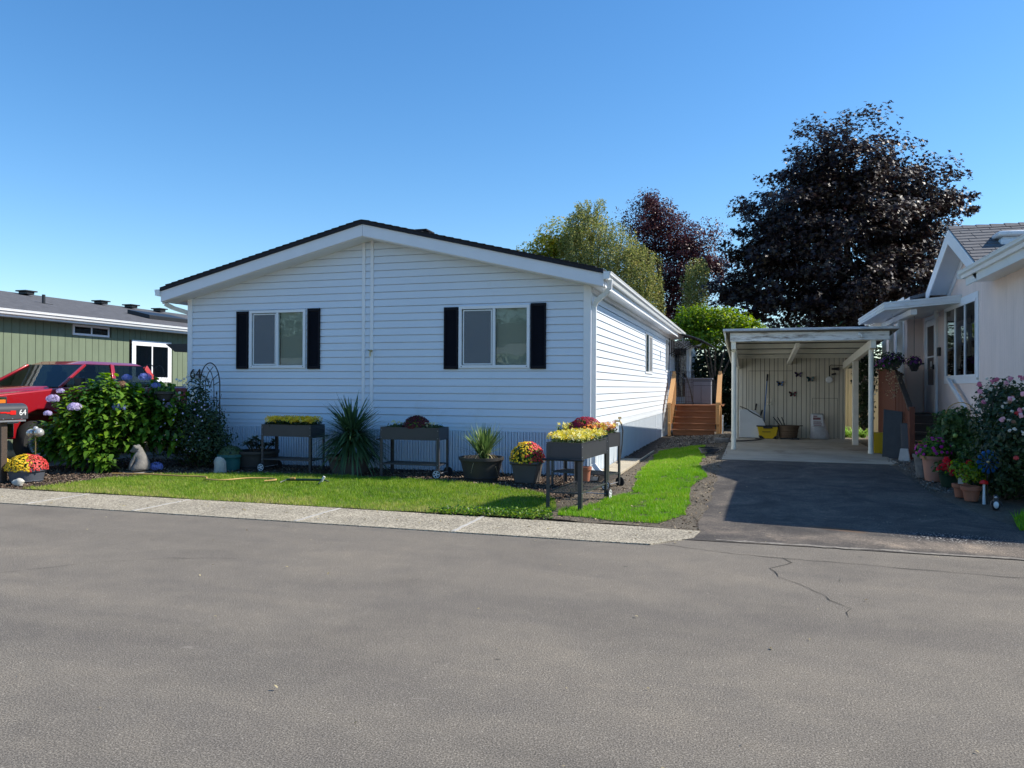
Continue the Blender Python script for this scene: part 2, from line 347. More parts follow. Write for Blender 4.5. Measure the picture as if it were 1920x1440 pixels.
M['terracotta'] = mat('terracotta', (.36, .13, .07), .8, var=.12, dirt=((.42, .28, .2), .3, 5))
M['pink_pot'] = mat('salmon_plastic', (.45, .20, .13), .6, var=.06)
M['teal'] = mat('teal_plastic', (.02, .12, .12), .5, var=.08)
M['green_pot'] = mat('dark_green_plastic', (.01, .035, .018), .45)
M['stone'] = mat('grey_cast_stone', (.17, .16, .145), .9, var=.3, vs=9, bm=.7, bs=25)
M['white_stone'] = mat('pale_rock', (.46, .44, .38), .9, var=.25, vs=7, bm=.8, bs=18)
M['yellow_plastic'] = mat('yellow_plastic', (.62, .42, .01), .45, var=.06)
M['white_plastic'] = mat('white_plastic', (.66, .68, .68), .5, var=.05, dirt=((.5, .48, .44), .3, 3))
M['grey_panel'] = mat('charcoal_board', (.035, .04, .043), .7, var=.2, vs=6)
M['red_plastic'] = mat('red_plastic', (.6, .012, .008), .4)
M['blue_paint'] = mat('blue_painted_metal', (.02, .13, .38), .35, .3)
M['hose_y'] = mat('yellow_hose', (.50, .31, .10), .6)
M['white_print'] = mat('white_lettering', (.72, .72, .7), .6)
M['soilbag'] = mat('grey_sack_plastic', (.42, .43, .45), .4, var=.12, vs=12, bm=.4, bs=14)
M['sackred'] = mat('dark_red_print', (.2, .015, .02), .6)
M['brass'] = mat('brass', (.5, .38, .2), .35, .8)
M['lamp_glass'] = mat('clear_bulb', (.5, .5, .48), .1, .4)
M['fence_pale'] = mat('pale_fence_boards', (.52, .46, .30), .75, var=.1, vs=5, sc=(4, 4, .5))
M['cabinet'] = mat('grey_resin_cabinet', (.17, .18, .21), .55, var=.05)
M['canopy'] = mat('smoky_polycarbonate', (.16, .165, .18), .25, var=.05)
# foliage
M['lf_maple'] = leafmat('purple_maple_leaf', [(.010, .006, .010), (.018, .010, .014), (.031, .018, .019), (.046, .030, .024), (.052, .044, .026)], .16, .5, .45)
M['lf_yellow'] = leafmat('yellowing_maple_leaf', [(.09, .13, .015), (.20, .25, .02), (.36, .36, .04), (.36, .26, .05)], .35)
M['lf_willow'] = leafmat('weeping_birch_leaf', [(.07, .10, .03), (.16, .20, .06), (.30, .32, .11), (.42, .37, .15)], .45)
M['lf_purple'] = leafmat('plum_leaf', [(.03, .010, .016), (.06, .018, .028), (.11, .034, .042), (.09, .05, .04)], .25, .45)
M['lf_laurel'] = leafmat('bright_green_leaf', [(.05, .10, .01), (.12, .22, .015), (.22, .33, .02), (.32, .38, .03)], .45)
M['lf_dark'] = leafmat('dark_hedge_leaf', [(.008, .018, .006), (.015, .035, .01), (.03, .06, .015)], .2)
M['lf_hyd'] = leafmat('hydrangea_leaf', [(.016, .05, .008), (.045, .12, .014), (.12, .24, .02), (.27, .40, .04)], .35, .42)
M['lf_rose'] = leafmat('rose_leaf', [(.015, .035, .012), (.03, .06, .018), (.05, .085, .025)], .25)
M['lf_tom'] = leafmat('tomato_leaf', [(.03, .07, .015), (.06, .12, .025), (.10, .17, .04)], .3)
M['lf_rhodo'] = leafmat('rhododendron_leaf', [(.018, .04, .014), (.035, .07, .022)], .15, .4)
M['lf_herb'] = leafmat('herb_leaf', [(.05, .08, .03), (.08, .12, .04)], .2)
M['lf_palm'] = leafmat('cordyline_leaf', [(.03, .07, .03), (.06, .12, .05), (.11, .19, .085)], .25, .4)
M['lf_palm2'] = leafmat('pale_spike_leaf', [(.07, .13, .04), (.14, .22, .07), (.22, .28, .11)], .3, .45)
M['lf_dry'] = leafmat('dry_leaf', [(.3, .24, .13), (.4, .34, .2)], .2)
M['lf_daylily'] = leafmat('daylily_leaf', [(.15, .28, .04), (.25, .4, .08)], .3)
M['fl_yellow'] = leafmat('yellow_petal', [(.55, .28, .005), (.80, .52, .01), (.85, .62, .05)], .2, .6)
M['fl_paleyellow'] = leafmat('pansy_yellow', [(.72, .58, .02), (.85, .72, .08), (.7, .7, .4)], .25, .6)
M['fl_red'] = leafmat('coral_red_petal', [(.42, .02, .02), (.62, .05, .05), (.7, .12, .1)], .2, .6)
M['fl_dkred'] = leafmat('burgundy_petal', [(.045, .002, .005), (.11, .004, .010)], .15, .6)
M['fl_crimson'] = leafmat('crimson_petal', [(.2, .004, .02), (.34, .01, .04)], .2, .6)
M['fl_orange'] = leafmat('orange_petal', [(.7, .2, .01), (.8, .35, .02)], .2, .6)
M['fl_scarlet'] = leafmat('scarlet_petal', [(.5, .004, .01), (.75, .01, .02)], .2, .6)
M['fl_magenta'] = leafmat('magenta_petal', [(.38, .02, .22), (.55, .04, .32)], .2, .6)
M['fl_violet'] = leafmat('violet_petal', [(.07, .02, .14), (.2, .05, .2)], .2, .6)
M['fl_blue'] = leafmat('blue_floret', [(.13, .17, .5), (.27, .32, .66)], .2, .6)
M['fl_lilac'] = leafmat('lilac_floret', [(.42, .34, .6), (.62, .55, .74)], .2, .6)
M['fl_brown'] = leafmat('faded_floret', [(.16, .08, .05), (.3, .17, .1)], .1, .7)
M['fl_pink'] = leafmat('rose_pink_petal', [(.62, .16, .26), (.78, .36, .44), (.8, .5, .52)], .25, .6)
M['fl_white'] = leafmat('cream_petal', [(.62, .55, .45), (.72, .7, .62)], .2, .6)

# ------------------------------------------------------------------ ground, road, kerb, driveway, lawns
def drape(name, poly, m, dz=0.004, res=.35, kind='structure', thick=0):
    bm = bmesh.new(); f = bm.faces.new([bm.verts.new((x, y, 0)) for x, y in poly])
    xs = [p[0] for p in poly]; ys = [p[1] for p in poly]
    if res:
        for ax, lo, hi in ((0, min(xs), max(xs)), (1, min(ys), max(ys))):
            lo_, hi_ = max(lo, -4 if ax else -1), min(hi, 13 if ax else 3)
            k = int((hi_-lo_)/res)
            for i in range(1, k+1):
                co = [0, 0, 0]; no = [0, 0, 0]; co[ax] = lo_+i*res; no[ax] = 1
                bmesh.ops.bisect_plane(bm, geom=bm.verts[:]+bm.edges[:]+bm.faces[:], plane_co=co, plane_no=no, dist=1e-5)
    for v in bm.verts: v.co.z = gz(v.co.x, v.co.y)+dz
    if thick:
        r = bmesh.ops.extrude_face_region(bm, geom=bm.faces[:])
        for e in r['geom']:
            if isinstance(e, bmesh.types.BMVert): e.co.z -= thick
    bmesh.ops.recalc_face_normals(bm, faces=bm.faces)
    me = bpy.data.meshes.new(name); bm.to_mesh(me); bm.free(); me.materials.append(m)
    if not thick and me.polygons[0].normal.z < 0: me.flip_normals()
    o = bpy.data.objects.new(name, me); col.objects.link(o)
    return tag(o, kind=kind) if kind else o
def wob(poly, amp=.04, seg=.25, seed=1):
    r = random.Random(seed); out = []
    n = len(poly)
    for i in range(n):
        a, b = Vector(poly[i]), Vector(poly[(i+1) % n]); k = max(1, int((b-a).length/seg))
        for j in range(k):
            p = a.lerp(b, j/k); out.append((p.x+r.uniform(-amp, amp), p.y+r.uniform(-amp, amp)))
    return out

drape('ground', [(-300, -300), (300, -300), (300, 300), (-300, 300)], M['ground'], -.012, .35)
KF = -5.15                       # front edge of the kerb strip
road_poly = [(-60, -40), (60, -40), (60, -4.74), (1.62, -4.74), (1.62, KF)] + [(1.62-i*.9+random.uniform(-.05, .05), KF+random.uniform(-.012, .012)) for i in range(1, 14)] + [(-60, KF)]
drape('road', road_poly, M['asphalt'], .0, 0)
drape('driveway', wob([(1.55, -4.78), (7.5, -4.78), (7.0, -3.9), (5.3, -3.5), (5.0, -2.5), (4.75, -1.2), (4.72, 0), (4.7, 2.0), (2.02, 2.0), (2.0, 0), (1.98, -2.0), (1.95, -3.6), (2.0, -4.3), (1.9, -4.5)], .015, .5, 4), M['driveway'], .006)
drape('neighbour_driveway', [(-12.8, -4.4), (-9.35, -4.4), (-9.35, 7), (-12.8, 7)], M['asphalt'], .004)
o = drape('kerb', [(-30, KF), (-9, KF), (-3, KF), (1.2, KF), (1.62, KF+.02), (1.98, KF+.45), (2.02, -4.33), (1.4, -4.26), (-3, -4.18), (-30, -4.10)], M['kerb'], .010, 0, thick=.012)
for x in (-.32, -2.12, -4.25, -5.85, -7.65, -9.5):
    j = MB(); 
    pts = [(x+random.uniform(-.012, .012), KF+.02+i*.115, .0125) for i in range(9)]
    for i_, (a, b) in enumerate(zip(pts, pts[1:])): j.bar(a, b, .035 if i_ % 2 else .045, .004)
    o = j.build('kerb_joint', M['pale_concrete']); tag(o, kind='structure')
drape('carport_slab', [(2.0, 1.92), (4.76, 1.92), (4.9, 2.2), (4.9, 8.6), (2.0, 8.6)], M['concrete'], .012, .5, thick=.03)
# pale seam along the driveway mouth and the cracks of the old asphalt
def crack(pts, wd, m, seed=0, z=.004, name='pavement_crack', amp=.03):
    r = random.Random(seed); b = MB(); P = []
    for a, c in zip(pts, pts[1:]):
        a, c = Vector(a), Vector(c); k = max(2, int((c-a).length/.09))
        for i in range(k):
            q = a.lerp(c, i/k); P.append(Vector((q.x+r.uniform(-amp, amp), q.y+r.uniform(-amp, amp), 0)))
    P.append(Vector((*pts[-1], 0)))
    L = []; Rr = []
    for i, p in enumerate(P):
        d = (P[min(i+1, len(P)-1)]-P[max(i-1, 0)]).normalized(); n = Vector((-d.y, d.x, 0))*wd*r.uniform(.25, 1)*(.5 if i in (0, len(P)-1) else 1)/2
        zz = Vector((0, 0, gz(p.x, p.y)+z)); L.append(p+n+zz); Rr.append(p-n+zz)
    n = len(P); b.add(L+Rr, [(i, n+i, n+i+1, i+1) for i in range(n-1)])
    return tag(b.build(name, m), kind='structure')
M['crackm'] = mat('tar_dark_crack', (.028, .025, .022), .95)
M['seam'] = mat('pale_seam_grit', (.20, .18, .15), .9, var=.45, vs=30)
crack([(2.2, -4.72), (3.6, -4.74), (5.2, -4.78), (7.4, -4.85)], .10, M['seam'], 3, .008, 'driveway_seam', .02)
crack([(1.7, -5.08), (2.4, -5.3), (3.2, -5.38), (4.6, -5.5), (7, -5.62)], .012, M['crackm'], 5, amp=.015)
crack([(2.75, -5.33), (2.85, -5.5), (2.66, -5.78), (2.72, -6.05), (2.95, -6.4), (3.12, -6.8), (3.1, -7.0)], .009, M['crackm'], 6, amp=.02)
crack([(-3.3, -8.3), (-3.0, -7.8), (-2.6, -7.3), (-2.2, -7.0), (-1.6, -6.8)], .008, M['crackm'], 8, amp=.02)
crack([(-6.2, -6.55), (-5.3, -6.3), (-4.6, -6.4)], .012, M['crackm'], 9)

bed = wob([(-9.3, -4.14), (-7.2, -4.12), (-6.9, -3.6), (-7.0, -2.9), (-6.6, -2.25), (-5.2, -1.62), (-3.5, -1.35), (-2.3, -1.35), (-1.2, -1.75), (-.3, -2.4), (.1, -3.0), (.3, -4.1), (2.0, -4.3), (1.98, -3.6), (2.0, -1.2), (2.03, 1.9), (2.0, 11), (0, 11), (.0, .1), (-7.78, .1), (-9.3, .1)], .03, .3, 5)
drape('planting_bed', bed, M['mulch_soil'], .004, .3)
lawnA = wob([(-7.15, -4.12), (-6.9, -3.5), (-7.0, -2.9), (-6.6, -2.15), (-5.2, -1.50), (-3.5, -1.30), (-2.3, -1.32), (-1.2, -1.55), (-.3, -2.1), (.15, -2.8), (.35, -3.5), (.2, -4.14), (-1.5, -4.17), (-3.5, -4.17), (-5.5, -4.13)], .03, .25, 6)
lawnB = wob([(.45, -3.85), (.35, -3.45), (.75, -2.9), (.75, -2.45), (1.0, -1.8), (.9, -1.2), (.75, .2), (.65, 3.0), (.55, 5.0), (.9, 5.8), (1.5, 5.6), (1.66, 3.2), (1.68, .8), (1.85, -.4), (1.72, -1.4), (1.8, -2.4), (1.78, -3.4), (1.6, -4.0), (1.1, -4.02)], .04, .25, 7)
lawnC = wob([(5.15, -3.3), (5.35, -2.3), (5.75, -1.9), (9, -1.9), (9, -3.6)], .05, .3, 8)
sidebed = wob([(.45, .3), (.3, -1.6), (.1, -3.0), (.3, -4.12), (2.0, -4.3), (1.98, -3.6), (2.0, -1.2), (2.02, 1.9), (1.98, 6.2), (.45, 6.2)], .05, .25, 15)
drape('side_soil', sidebed, M['ground'], .008, .3)
drape('lawn', lawnA, M['turf_soil'], .012, .3); drape('new_lawn', lawnB, M['turf_soil2'], .012, .3); drape('side_lawn', lawnC, M['turf_soil2'], .012, .3)

def inpoly(P, poly):
    x, y = P[:, 0], P[:, 1]; ins = np.zeros(len(P), bool); n = len(poly)
    for i in range(n):
        x1, y1 = poly[i]; x2, y2 = poly[(i+1) % n]
        c = ((y1 > y) != (y2 > y)); 
        with np.errstate(divide='ignore', invalid='ignore'): xi = (x2-x1)*(y-y1)/(y2-y1+1e-12)+x1
        ins ^= c & (x < xi)
    return ins
def sample(poly, dens):
    xs = [p[0] for p in poly]; ys = [p[1] for p in poly]; A = (max(xs)-min(xs))*(max(ys)-min(ys))
    P = np.stack([rng.uniform(min(xs), max(xs), int(A*dens)), rng.uniform(min(ys), max(ys), int(A*dens))], 1)
    return P[inpoly(P, poly)]
gzv = np.vectorize(gz)
def vn(P, s, seed=0):           # cheap value noise on xy
    r = np.random.default_rng(seed); G = r.uniform(0, 1, (64, 64)); q = P[:, :2]*s+100; i = np.floor(q).astype(int); f = q-i; f = f*f*(3-2*f)
    g = lambda a, b: G[(i[:, 0]+a) % 64, (i[:, 1]+b) % 64]
    return (g(0, 0)*(1-f[:, 0])+g(1, 0)*f[:, 0])*(1-f[:, 1])+(g(0, 1)*(1-f[:, 0])+g(1, 1)*f[:, 0])*f[:, 1]
def grass(name, poly, dens, h, m, hole=None, dry=0, seed=0):
    P = sample(poly, dens); n1 = vn(P, 1.3, seed); n2 = vn(P, 5, seed+1); n3 = vn(P, 14, seed+2)
    if hole: k = (n2*.5+n3*.5) > hole; P, n1, n2, n3 = P[k], n1[k], n2[k], n3[k]
    n = len(P); N = np.stack([rng.normal(0, .35, n), rng.normal(0, .35, n), np.ones(n)], 1)
    rnd = np.clip(.25*n1+.3*n2+.25*n3+rng.normal(0, .16, n)+dry, 0, 1)
    if dry > -1 and name == 'lawn_grass': rnd = np.clip(rnd + .28*np.clip((-3.3-P[:, 1])/.8, 0, 1), 0, 1)
    S = h*rng.uniform(.5, 1.3, n)*(.75+.5*n2)
    z = gzv(P[:, 0], P[:, 1])+.008
    return tag(scatter(name, m, np.c_[P, z], N, S, tpl=BLADE, rnd=rnd), 'short mown grass, dull green with straw patches, in front of the white house' if name == 'lawn_grass' else None, None, kind='stuff')
grass('lawn_grass', lawnA, 6500, .042, M['grass'], .16, -.02, 1)
tag(grass('new_grass', lawnB, 8500, .042, M['grass2'], .33, .16, 4), 'vivid bright green new grass beside the driveway')
tag(grass('side_grass', lawnC, 2500, .09, M['grass2'], None, -.1, 9), 'longer green grass at the right edge by the roses')
def chips(name, poly, dens, s, m, label, tilt=.5, tpl=LEAF6):
    P = sample(poly, dens); n = len(P); N = np.stack([rng.normal(0, tilt, n), rng.normal(0, tilt, n), np.ones(n)], 1)
    return tag(scatter(name, m, np.c_[P, gzv(P[:, 0], P[:, 1])+.012], N, s*rng.uniform(.4, 1.4, n), tpl=tpl), label, None, kind='stuff')
bedF = [p for p in bed if p[0] < .3]
M['chips2'] = leafmat('tan_litter', [(.07, .045, .028), (.15, .105, .065), (.25, .19, .12), (.34, .28, .18)], 0, .9)
chips('dry_mulch', sidebed, 420, .028, M['chips2'], 'pale dry leaf litter and crumbs of soil around the new grass', .6)
chips('bark_mulch', bedF, 1300, .035, M['chips'], 'brown bark chips spread over the planting bed')
chips('gravel', [(.3, 6.3), (1.9, 6.3), (1.95, 10.8), (.3, 10.8)], 900, .035, M['gravel'], 'grey pebbles in front of the wooden steps', .8)
chips('gravel', [(4.75, -.9), (5.3, -1.2), (5.6, 3), (4.8, 3)], 700, .03, M['gravel'], 'grit and leaves between the driveway and the flower pots', .8)
chips('dry_clippings', [(-7, -5.1), (1.9, -5.1), (2.0, -4.1), (-7, -4.1)], 16, .03, M['lf_dry'], 'dry leaves and clippings scattered on the kerb', .4)
chips('leaf_litter', [(-7, -10), (4.5, -10), (4.6, -2), (2.1, 1), (2.1, -5.2), (-7, -5.2)], 1.3, .022, M['lf_dry'], 'a few dry leaves scattered on the asphalt', .3)
# low weeds spilling over the kerb at the corner of the lawn
P = sample([(-1.0, -4.25), (.45, -4.22), (.35, -3.75), (-.9, -3.95)], 2600); n = len(P)
tag(scatter('ground_weeds', M['lf_hyd'], np.c_[P, rng.uniform(.02, .075, n)], np.c_[rng.normal(0, .5, (n, 2)), np.ones(n)], .035, tpl=LEAF), 'low leafy weeds creeping over the kerb edge', kind='stuff')
P = sample(wob([(5.2, -4.3), (6.2, -4.5), (6.6, -3.7), (5.5, -3.5)], .06, .2, 3), 1500); n = len(P)
tag(scatter('yellow_moss', M['fl_yellow'], np.c_[P, rng.uniform(.015, .05, n)], np.c_[rng.normal(0, .5, (n, 2)), np.ones(n)], .03, tpl=LEAF), 'yellow stonecrop spilling onto the driveway edge', kind='stuff')

# ------------------------------------------------------------------ generic house parts
def laps(mb, p0, ud, L, z0, z1, h, openings=(), zt=None, depth=.016, nrm=None, clip=None):
    """lap siding on a wall: p0 start (x,y), ud unit dir along wall, nrm outward; openings (a0,a1,b0,b1); zt(a) limits height: returns interval at z"""
    ud = Vector((*ud, 0)); nn = Vector((*nrm, 0)); P0 = Vector((*p0, 0))
    def pt(a, z, o): q = P0+ud*a+nn*o; return (q.x, q.y, z)
    z = z0
    while z < z1-1e-4:
        zt_ = min(z+h, z1); br = sorted({z, zt_} | {b for op in openings for b in op[2:] if z < b < zt_})
        first = True
        for zb, zu in zip(br, br[1:]):
            zm = (zb+zu)/2; iv = [(0, L)]
            for a0, a1, b0, b1 in openings:
                if b0 < zm < b1:
                    niv = []
                    for s, e in iv:
                        if a1 <= s or a0 >= e: niv.append((s, e)); continue
                        if s < a0: niv.append((s, a0))
                        if e > a1: niv.append((a1, e))
                    iv = niv
            of_ = lambda q_: depth*(1-(q_-z)/h)+.002 if q_ < z+h-.0105 else -.014
            if zu-zb > .022 and zu > z+h-.001: bands = [(zb, zu-.012), (zu-.012, zu-.0095), (zu-.0095, zu)]
            else: bands = [(zb, zu)]
            for zc, zd in bands:
              ob, ou = of_(zc), of_(zd)
              if zc == zb and not first: ob = depth*(1-(zb-z)/h)+.002
              for s, e in iv:
                sb, eb, su, eu = s, e, s, e
                if clip:
                    cb, cu = clip(zc), clip(zd)
                    sb, eb = max(s, cb[0]), min(e, cb[1]); su, eu = max(s, cu[0]), min(e, cu[1])
                    if sb >= eb: continue
                    if su > eu: su = eu = (su+eu)/2
                mb.add([pt(sb, zc, ob), pt(eb, zc, ob), pt(eu, zd, ou), pt(su, zd, ou)], [(0, 1, 2, 3)])
                if first and zc == zb: mb.add([pt(sb, zb, -.014), pt(eb, zb, -.014), pt(eb, zb, ob), pt(sb, zb, ob)], [(0, 1, 2, 3)])
            first = False
        z = zt_
def wallT(p0, ud, nrm):           # local (a along, o outward, z) -> world
    return Matrix(((ud[0], nrm[0], 0, p0[0]), (ud[1], nrm[1], 0, p0[1]), (0, 0, 1, 0), (0, 0, 0, 1)))
def window(parent, T, a0, a1, z0, z1, panes=2, fw=.045, out=.035, screen=None, blinds=(), deep=.22, gl='glass', name='window', bar_w=.045, trim=0, fm='trim', flat=False):
    f = MB(T)
    def rect(m, a, b, c, d, w_, o0, o1):
        m.box(a, b, o0, o1, c, c+w_); m.box(a, b, o0, o1, d-w_, d); m.box(a, a+w_, o0, o1, c+w_, d-w_); m.box(b-w_, b, o0, o1, c+w_, d-w_)
    rect(f, a0, a1, z0, z1, fw, -.03, out)
    if trim: rect(f, a0-trim, a1+trim, z0-trim, z1+trim, trim, -.005, .02)
    pw = (a1-a0-2*fw)/panes
    for i in range(1, panes): x = a0+fw+pw*i; f.box(x-bar_w/2, x+bar_w/2, -.03, out-.004, z0+fw, z1-fw)
    fo = f.build(name, M[fm], parent, bevel=.003)
    for i in range(panes):
        xa, xb = a0+fw+pw*i+(bar_w/2 if i else 0), a0+fw+pw*(i+1)-(bar_w/2 if i < panes-1 else 0)
        g = MB(T); g.box(xa, xb, .004, .010, z0+fw, z1-fw); g.build('pane', M[gl], fo)
        if screen is not None and i == screen:
            s = MB(T); rect(s, xa+.02, xb-.015, z0+fw+.01, z1-fw-.015, .018, .014, .024); s.build('screen_frame', M['gutter'], fo)
            s = MB(T); s.box(xa+.038, xb-.033, .017, .019, z0+fw+.028, z1-fw-.033); s.build('insect_screen', M['screen_m'], fo)
        if i in blinds:
            b = MB(T); z = z0+fw
            while z < z1-fw-.02:
                b.add([(xa, -.06, z), (xb, -.06, z), (xb, -.042, z+.021), (xa, -.042, z+.021)], [(0, 1, 2, 3)]); z += .022
            b.build('blind', M['blind'], fo, fix=False)
    if not flat:
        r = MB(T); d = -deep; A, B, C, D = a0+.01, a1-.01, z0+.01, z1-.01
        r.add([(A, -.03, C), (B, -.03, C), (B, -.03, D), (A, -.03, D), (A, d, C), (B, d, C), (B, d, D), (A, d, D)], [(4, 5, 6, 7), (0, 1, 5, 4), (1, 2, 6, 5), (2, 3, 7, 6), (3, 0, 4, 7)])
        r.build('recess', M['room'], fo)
    return fo
def screen_material():
    m, t, b = newmat('insect_screen'); b.inputs['Base Color'].default_value = (.22, .24, .265, 1); b.inputs['Roughness'].default_value = .8
    tr = N_(t, 'ShaderNodeBsdfTransparent'); mx = N_(t, 'ShaderNodeMixShader'); mx.inputs[0].default_value = .55
    t.links.new(tr.outputs[0], mx.inputs[1]); t.links.new(b.outputs[0], mx.inputs[2]); t.links.new(mx.outputs[0], t.nodes['Material Output'].inputs[0]); return m
M['screen_m'] = screen_material()
def ribs(mb, T, L, z0, z1, pitch=.105, d=.036):
    old = mb.T; mb.T = T; pts = []; a = 0
    while a < L-.001:
        for da, o in ((0, 0), (.36, 0), (.38, d), (.58, d), (.60, .0), (.76, .0), (.78, d), (.98, d)):
            if a+da*pitch < L: pts.append((a+da*pitch, o+.003))
        a += pitch
    pts.append((L, .003)); n = len(pts)
    mb.add([(p, o, z0) for p, o in pts]+[(p, o, z1) for p, o in pts], [(i, i+1, n+i+1, n+i) for i in range(n-1)]); mb.T = old
def gutterprof(mb, y0, y1, x, z, sgn=1, s=1.0):
    """K-style gutter running along Y: x wall side, z top"""
    w_, h_ = .115*s, .115*s
    pr = [(0, 0), (0, -h_), (w_*.55, -h_), (w_*.68, -h_*.62), (w_*.92, -h_*.42), (w_*.95, -.012), (w_, -.012), (w_, 0), (w_*.9, 0), (w_*.85, -.02), (w_*.85, -h_*.4), (w_*.6, -h_*.6), (w_*.5, -h_*.93), (.006, -h_*.93), (.006, 0)]
    mb.prism([(x+sgn*a, z+b) for a, b in pr], 'y', y0, y1)

# ================================================================== the white house
H = thing('white_house', 'white manufactured home with lap siding and black window shutters in the centre', 'house', (-3.89, 7, 0))
WL, HC = 7.78, -3.89
def rz_(x): return 4.235-abs(x-HC)*.2415      # roof underside-ish surface (top of fascia)
OF = -.40
WT = 3.12
def clipf(z):
    zz = rz_(HC)-.20-z                       # gable: soffit line
    half = min(WL/2, zz/.2415) if z > 3.05 else WL/2
    return (WL/2-half, WL/2+half)
# front wall: a from 0 (x=-7.78) to 7.78
opsF = [(1.37, 2.555, 1.773, 2.84), (5.533, 6.784, 1.761, 2.81)]
wb = MB(); laps(wb, (-WL, 0), (1, 0), WL, .83, 4.05, .1265, opsF, nrm=(0, -1), clip=clipf)
wb.box(-WL, 0, -.016, .02, .70, .76); wb.box(-WL, 0, -.022, .02, .76, .775); wb.box(-WL, 0, -.013, .02, .775, .83)
sideops = [(6.75, 8.12, 1.79, 2.81), (11.36, 12.62, 1.92, 2.94)]
laps(wb, (0, 0), (0, 1), 14.0, .83, 3.08, .1265, sideops, nrm=(1, 0))
wb.box(-.02, .016, 0, 14, .70, .76); wb.box(-.02, .013, 0, 14, .76, .83)
laps(wb, (-WL, 14), (0, -1), 14.0, .70, 3.08, .1265, (), nrm=(-1, 0))
wb.box(-WL, 0, 14.0, 14.02, .7, 3.1)
wb.build('wall', M['vinyl'], H, fix=False)
# inner backing so that no light leaks
t_ = MB()
t_.box(-4.087, -4.030, -.030, .0, .77, 4.02); t_.box(-3.925, -3.867, -.030, .0, .77, 4.02)
t_.box(-7.80, -7.70, -.032, .0, .70, 3.12); t_.box(-7.80, -7.765, .0, .1, .70, 3.12)
t_.box(-.095, .030, -.032, .0, .70, 3.10); t_.box(.0, .030, .0, .095, .70, 3.10)
t_.build_each('corner_trim', M['trim'], H, bevel=.004)
sk = MB(); ribs(sk, wallT((-WL, 0), (1, 0), (0, -1)), WL, 0, .70); ribs(sk, wallT((0, 0), (0, 1), (1, 0)), 14, -.02, .70, .22, .008)
sk.box(-WL+.02, -.02, .02, .04, 0, .7); sk.box(-.04, -.02, .04, 14, -.1, .7); sk.box(-WL, -WL+.02, 0, 14, 0, .7)
sk.box(.0, .018, 3.4, 3.46, .0, .70); sk.box(.0, .018, 9.0, 9.06, .0, .70)
sk.build('skirting', M['skirt'], H, fix=False)
# roof slabs
rf = MB()
def rp(x, y, d): return (x, y, rz_(x)+d)
XL, XR = -8.10, .30
for xa, xb in ((XL, HC), (HC, XR)):
    rf.hexa([rp(xa, OF-.03, .0), rp(xb, OF-.03, .0), rp(xb, 14.3, .0), rp(xa, 14.3, .0)], [rp(xa, OF-.03, .065), rp(xb, OF-.03, .065), rp(xb, 14.3, .065), rp(xa, 14.3, .065)])
roof = rf.build('roof', M['shingle_dark'], H)
tabs = MB()                                   # ragged shingle courses along the rake and eaves
for side in (-1, 1):
    for i in range(30):
        d0, d1 = i*.14, i*.14+.15; x0, x1 = HC+side*d0, HC+side*d1
        if d1 > 4.2: break
        tabs.hexa([rp(x0, OF-.045, .066), rp(x1, OF-.045, .066), rp(x1, 14.3, .066), rp(x0, 14.3, .066)], [rp(x0, OF-.045, .070), rp(x1, OF-.045, .082), rp(x1, 14.3, .082), rp(x0, 14.3, .070)])
tabs.build('shingles', M['shingle_dark'], roof, fix=False)
for x, y in ((-2.98, .10), (-2.6, 5.5)):
    v = MB(); z = rz_(x)+.08; v.box(x-.11, x+.11, y-.14, y+.14, z-.05, z+.035); v.box(x-.15, x+.15, y-.18, y+.18, z+.035, z+.065); v.build('roof_vent', M['shingle_dark'], H, bevel=.01)
fs = MB()
for xa, xb in ((XL, HC-.003), (HC+.003, XR)):
    fs.hexa([rp(xa, OF, -.205), rp(xb, OF, -.205), rp(xb, OF+.035, -.205), rp(xa, OF+.035, -.205)], [rp(xa, OF, -.002), rp(xb, OF, -.002), rp(xb, OF+.035, -.002), rp(xa, OF+.035, -.002)])
fs.box(XR-.03, XR, OF+.04, 14.2, rz_(XR)-.20, rz_(XR)-.003); fs.box(XL, XL+.03, OF+.04, 14.2, rz_(XL)-.20, rz_(XL)-.003)
M['fascia'] = mat('chipped_white_fascia', (.74, .76, .79), .5, var=.03, dirt=((.25, .2, .17), .22, 7))
fs.build_each('fascia', M['fascia'], H, bevel=.004)
sf = MB()
for xa, xb in ((XL+.03, HC), (HC, XR-.03)):
    sf.hexa([rp(xa, OF+.035, -.215), rp(xb, OF+.035, -.215), rp(xb, .0, -.215), rp(xa, .0, -.215)], [rp(xa, OF+.035, -.195), rp(xb, OF+.035, -.195), rp(xb, .0, -.195), rp(xa, .0, -.195)])
sf.box(.0, XR-.031, .0, 14.2, 3.062, 3.075); sf.box(XL+.031, -WL, .0, 14.2, 3.062, 3.075)
sf.box(.0, .045, .0, 14, 2.99, 3.06)
sf.build_each('soffit', M['trim'], H)
g = MB(); gutterprof(g, OF-.03, 14.2, XR+.001, 3.245, 1, 1.05); g.box(XR+.003, XR+.10, OF-.036, OF-.03, 3.13, 3.245); g.build('gutter', M['gutter'], H)
g = MB(); gutterprof(g, OF-.03, 14.2, XL-.001, 3.245, -1, 1.05); g.box(XL-.10, XL-.003, OF-.036, OF-.03, 3.13, 3.245); g.build('gutter', M['gutter'], H)
def dspout(parent, pts, wd=.075, dp=.055, up=(0, 0, 1)):
    d = MB()
    for a, b in zip(pts, pts[1:]): d.bar(a, b, wd, dp, (0, 1, 0))
    return d.build('downspout', M['gutter'], parent, bevel=.006)
dspout(H, [(.385, -.30, 3.14), (.37, -.27, 2.99), (.30, -.20, 2.93), (.11, .02, 2.84), (.065, .055, 2.76), (.065, .055, .20), (.16, .0, .10), (.30, -.12, .04)])
